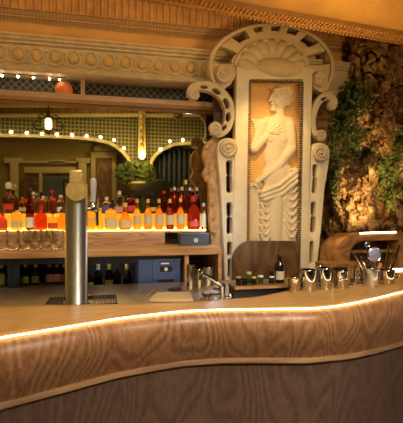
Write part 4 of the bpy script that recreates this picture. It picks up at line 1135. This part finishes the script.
MB().lathe((q.x, 2.985, 2.2487), [(.039, .079), (.042, .082), (.039, .085), (.036, .082)], 26).build('rim', 'gilt', ow)

# ================================================================ THE ROOM SEEN IN THE MIRROR
def ms(name, poly, holes, Yp, depth, m, parent=None, uv=False, bevel=.003):
    """plate standing in the room behind the viewer, at mirror depth Yp; its face looks to the mirror"""
    o = solid(name, poly, holes, Yp, depth, m, None, bevel, uv)
    me = o.data; off_ = o.location.copy()
    for v in me.vertices:
        w = v.co + off_; v.co = (w.x, 2 * YM - w.y, w.z)
    me.flip_normals(); o.location = (0, 0, 0)
    if parent:
        for v in me.vertices: v.co -= parent.location
        o.parent = parent
    return o
YA = 7.05
vlt = thing('trim_vault', None, None, PM(100, 150, YA)); tag(vlt, kind='structure')
arch1 = [(-90, 134.5), (40, 136), (86, 138.5), (106, 142), (118, 148), (127, 157), (131, 166)]
arch2 = [(150, 166), (154, 157), (160, 151.5), (169, 146.5), (182, 143.5), (225, 144), (260, 146)]
low = cat(arch1, 6) + cat(arch2, 6)
ms('lattice_screen', [(-90, 116.5), (260, 116.5)] + low[::-1], [], YA, .03, 'lattice_light', vlt, True)
ms('frieze_board', [(-90, 92), (260, 92), (260, 116), (-90, 116)], [], YA - .06, .05, 'door', vlt)
ms('frieze_rail', [(-90, 104), (260, 104), (260, 107), (-90, 107)], [], YA - .11, .05, 'olive_pale', vlt)
ms('frieze_rail', [(-90, 113.5), (260, 113.5), (260, 116.5), (-90, 116.5)], [], YA - .11, .05, 'olive_pale', vlt)
rib1 = ribbon(arch1, [3.2] * 3, 6); ms('arch_rib', rib1, [], YA - .06, .09, 'olive_pale', vlt)
rib2 = ribbon(arch2, [3.2] * 3, 6); ms('arch_rib', rib2, [], YA - .06, .09, 'olive_pale', vlt)
gb = [(-4, 131), (11, 131.8), (26.8, 133), (42, 134), (57, 134.2), (72, 135), (86.6, 135.9), (100.6, 137.2), (114, 140), (124, 148.3), (160.4, 149.3), (170, 141.3), (182.7, 140), (195, 140.4), (208, 141)]
al = thing('arch_lights', 'globe bulbs lining the lattice arches, seen in the mirror', 'string lights', PM(90, 136, YA - .16))
for u, v in gb:
    MB().ball(PM(u, v, YA - .15), .021, 7).build('bulb', 'bulb', al)
# lit post between the arches
lpst = thing('wall_lamp', 'tall lit brass wall lamp between the lattice arches, seen in the mirror', 'lamp', PM(142, 160, 6.85))
ms('lamp_plate', [(138.8, 110), (145.2, 110), (146, 156), (138, 156)], [], 6.88, .05, 'olive_pale', lpst)
b = MB()
for v in (116, 122, 128, 134, 140, 146): b.ball(PM(142, v, 6.85), .03, 6, 1, .5, 1.3)
b.build('ornament', 'brass', lpst)
MB().ball(PM(142, 155.5, 6.78), .055, 8, .9, .9, 1).build('bulb', 'lantern_glow', lpst)
# lantern
lan = thing('lantern', 'wrought-iron lantern with glowing glass, seen in the mirror at left', 'lantern', PM(48.5, 132, 6.0))
q = PM(48.5, 124, 6.0); s6 = px(48, 6.0)
MB().lathe(q, [(2.2 * s6, -5.5 * s6), (3.0 * s6, -3 * s6), (3.0 * s6, 3 * s6), (2.0 * s6, 5 * s6)], 12).build('glass', 'lantern_glow', lan)
b = MB(); b.lathe(q, [(1 * s6, -11 * s6), (3.5 * s6, -6.5 * s6), (3.8 * s6, -5.6 * s6)], 12); b.lathe(q, [(4 * s6, 5 * s6), (2.5 * s6, 8 * s6), (.8 * s6, 14 * s6), (.4 * s6, 40 * s6)], 12)
for sg in (1, -1):
    pts = [q + Vector((sg * (3.5 + c_[0]) * s6, 0, c_[1] * s6)) for c_ in spiral(6, -1, 6.5, 1.3, 1, PI, 20)]
    b.tube(pts, .011, 6)
    pts = [q + Vector((sg * (3 + c_[0]) * s6, .0, c_[1] * s6)) for c_ in spiral(4, 6, 4, 1.2, -1, PI, 16)]
    b.tube(pts, .009, 6)
b.build('iron_frame', 'iron', lan)
# rear wall panelling: door, mouldings, mirror frame, curtains
YW_ = 7.38
dm = thing('door_rear', None, None, PM(102, 300, YW_)); tag(dm, kind='structure')
ms('door_leaf', [(95.5, 158), (112, 158), (112, 330), (95.5, 330)], [], YW_ - .02, .02, 'door', dm)
ms('door_frame', [(91, 152), (116.5, 152), (116.5, 330), (91, 330)], [[(95.5, 158), (112, 158), (112, 329), (95.5, 329)]], YW_ - .05, .06, 'olive_pale', dm)
ms('overdoor', cat([(94, 151), (96, 146), (104, 143.5), (112, 146), (114, 151)], 5), [], YW_ - .05, .05, 'olive_pale', dm)
pm = thing('trim_panelling', None, None, PM(40, 300, YW_)); tag(pm, kind='structure')
for poly in ([(4, 158), (22, 158), (22, 163), (4, 163)], [(10, 163), (18, 163), (18, 330), (10, 330)], [(76, 158), (90, 158), (90, 163), (76, 163)], [(78.5, 163), (86.5, 163), (86.5, 330), (78.5, 330)], [(20, 161), (78, 161), (78, 163), (20, 163)], [(24, 167), (76, 167), (76, 173), (24, 173)], [(39, 173), (42, 173), (42, 330), (39, 330)], [(49, 160), (65, 160), (65, 163.5), (49, 163.5)]):
    ms('moulding', poly, [], YW_ - .06, .07, 'olive_pale', pm)
for u0, u1 in ((20, 38), (43, 76)):
    ms('inset', cat([(u0, 200), (u0, 184), (u0 + 3, 178), ((u0 + u1) / 2, 175.5), (u1 - 3, 178), (u1, 184), (u1, 200)], 4) + [(u1, 330), (u0, 330)], [], YW_ - .02, .02, 'curtain' if u0 > 30 else 'dark_wood', pm)
ct_ = thing('curtain', 'dark blue-grey pleated curtain, seen in the mirror near the frame', 'curtain', PM(188, 300, 7.2))
rows = []
for v in (150, 190, 230, 290):
    rows.append([tuple(PM(u, v, 7.2 + .05 * math.sin(u * 1.25))) for u in np.arange(158, 262, .5)])
o = strip('cloth', rows, 'curtain', ct_); solidify(o, .006)
sf = thing('sofa', 'dark curved upholstered seat, seen in the mirror behind the bottles', 'sofa', PM(140, 300, 6.6))
ms('seat_back', [(60, 330), (62, 226), (90, 214)] + cat([(110, 201), (125, 196), (140, 189), (152, 181), (162, 179), (172, 184), (180, 196)], 4) + [(186, 330)], [], 6.7, .4, 'dark_cloth', sf, bevel=.03)
pb_ = thing('potted_fern', 'leafy green plant on the rear wall bracket, seen in the mirror', 'plant', PM(138, 185, 6.9))
b = MB()
for _ in range(650):
    a = random.random() * 2 * PI; q = math.sqrt(random.random()); u, v = 136 + 19 * q * math.cos(a), 173 + 11 * q * math.sin(a)
    leaf(b, PM(u, v, random.uniform(6.85, 7.15)), random.uniform(.05, .11), (random.uniform(-.6, .6), 1, random.uniform(-.2, .8)), random.random() * 6.28)
lf = b.build('foliage', 'leaf', pb_, smooth=0); lf['kind'] = 'stuff'
q = PM(138, 184, 7.0)
MB().lathe(q, [(.10, -.12), (.17, -.06), (.20, .0), (.18, .03)], 18).build('pot', 'olive_pale', pb_)

# ================================================================ LIGHTS
def light(kind, name, loc, power, col, to=None, size=.1, spot=None, blend=.6, sy=None):
    l = bpy.data.lights.new(name, kind); l.energy = power; l.color = col
    if kind == 'AREA':
        l.size = size
        if sy: l.shape = 'RECTANGLE'; l.size_y = sy
    else: l.shadow_soft_size = size
    if kind == 'SPOT': l.spot_size = math.radians(spot); l.spot_blend = blend
    o = bpy.data.objects.new(name, l); C.objects.link(o); o.location = loc
    if to is not None: o.rotation_euler = (Vector(to) - Vector(loc)).to_track_quat('-Z', 'Y').to_euler()
    return o
W1, W2, W3 = (1., .62, .26), (1., .77, .46), (1., .88, .70)
rc_ = PY(272, 150, YF)
light('SPOT', 'relief_spot', (rc_.x - .2, 2.32, 2.51), 24, (1., .62, .20), PY(274, 165, YF), .03, 62, .8)
light('AREA', 'cove_light', (-.45, 2.40, 2.70), 3.2, (1., .62, .26), (-.45, 2.93, 2.72), 2.5, sy=.04)
light('AREA', 'bar_fill', (-.1, .85, 3.12), 19, W2, (.1, 1.5, 1.1), .4)  # added fill above the bar and back wall, no lamp hangs there
light('AREA', 'room_fill', (1.2, -.75, 3.3), 29, (1., .83, .70), (.7, 1.5, .8), .5).data.spread = math.radians(75)  # added frontal fill from behind the camera, not a lamp of the room
light('AREA', 'beam_wash', (1.75, 1.2, 2.0), 4.5, (1., .60, .20), (1.2, 1.95, 2.62), .2).data.spread = math.radians(95)
light('SPOT', 'rock_spot', PY(386, 229, 2.42), 30, (1., .72, .34), PY(352, 180, 2.95), .02, 75, .7)
light('SPOT', 'rock_spot', PY(408, 222, 2.36), 9, (1., .66, .28), PY(388, 165, 2.85), .02, 52, .8)
light('POINT', 'pilaster_cool', PY(214, 222, 2.55), .9, (.62, .76, 1.), None, .02)
for uu in (42, 110, -8):
    light('POINT', 'fridge_lamp', PY(uu, 259.6, 2.58), 4., (1., .92, .75), None, .01)
light('POINT', 'pilaster_warm_fill', PY(334, 228, 2.55), .35, (1., .68, .22), None, .02)  # unseen warm point added to turn the right pilaster golden
light('POINT', 'lantern_light', PM(48.5, 124, 5.8), 4, (1., .75, .32), None, .03)
light('POINT', 'sconce_light', PM(142, 153, 6.6), 11, (1., .78, .32), None, .03)
light('AREA', 'rear_room_light', (.1, .1, 3.3), 8, (1., .80, .36), (.2, -1.3, 1.9), .5)
w = bpy.data.worlds.new('World'); bpy.context.scene.world = w; w.use_nodes = True
w.node_tree.nodes['Background'].inputs[0].default_value = (1., .72, .45, 1); w.node_tree.nodes['Background'].inputs[1].default_value = .006

wn = thing('window_1', None, None, (2.3, YB, .9)); tag(wn, kind='structure')
M['daylight'] = emis('daylight_pane', (.55, .74, 1.), 2.6)
MB().box(1.78, 3.0, YB + .004, YB + .012, .85, 2.25).build('window_pane', 'daylight', wn, smooth=0)
b = MB()
for x in (1.72, 2.36, 3.0): b.box(x, x + .06, YB + .002, YB + .05, .8, 2.3)
for z in (.79, 1.7, 2.25): b.box(1.72, 3.06, YB + .002, YB + .045, z, z + .06)
b.build('window_frame', 'olive_pale', wn, smooth=0)
# ================================================================ CAMERA
sc = bpy.context.scene
cd = bpy.data.cameras.new('Camera'); cam = bpy.data.objects.new('Camera', cd); C.objects.link(cam)
cam.location = (0, 0, E); cam.rotation_euler = (PI / 2, 0, -A)
cd.sensor_width = 36; cd.sensor_fit = 'AUTO'; cd.lens = F / 423 * 36
cd.shift_y = (HV - 211.5) / 423; cd.clip_start = .05
sc.camera = cam
sc.view_settings.view_transform = 'Standard'; sc.view_settings.look = 'None'; sc.view_settings.gamma = 1; sc.view_settings.exposure = 0.0
sc.view_settings.use_curve_mapping = False
sc.cycles.max_bounces = 14; sc.cycles.transmission_bounces = 12; sc.cycles.glossy_bounces = 6; sc.cycles.diffuse_bounces = 3
sc.cycles.sample_clamp_indirect = 6; sc.cycles.caustics_refractive = True; sc.cycles.blur_glossy = .3
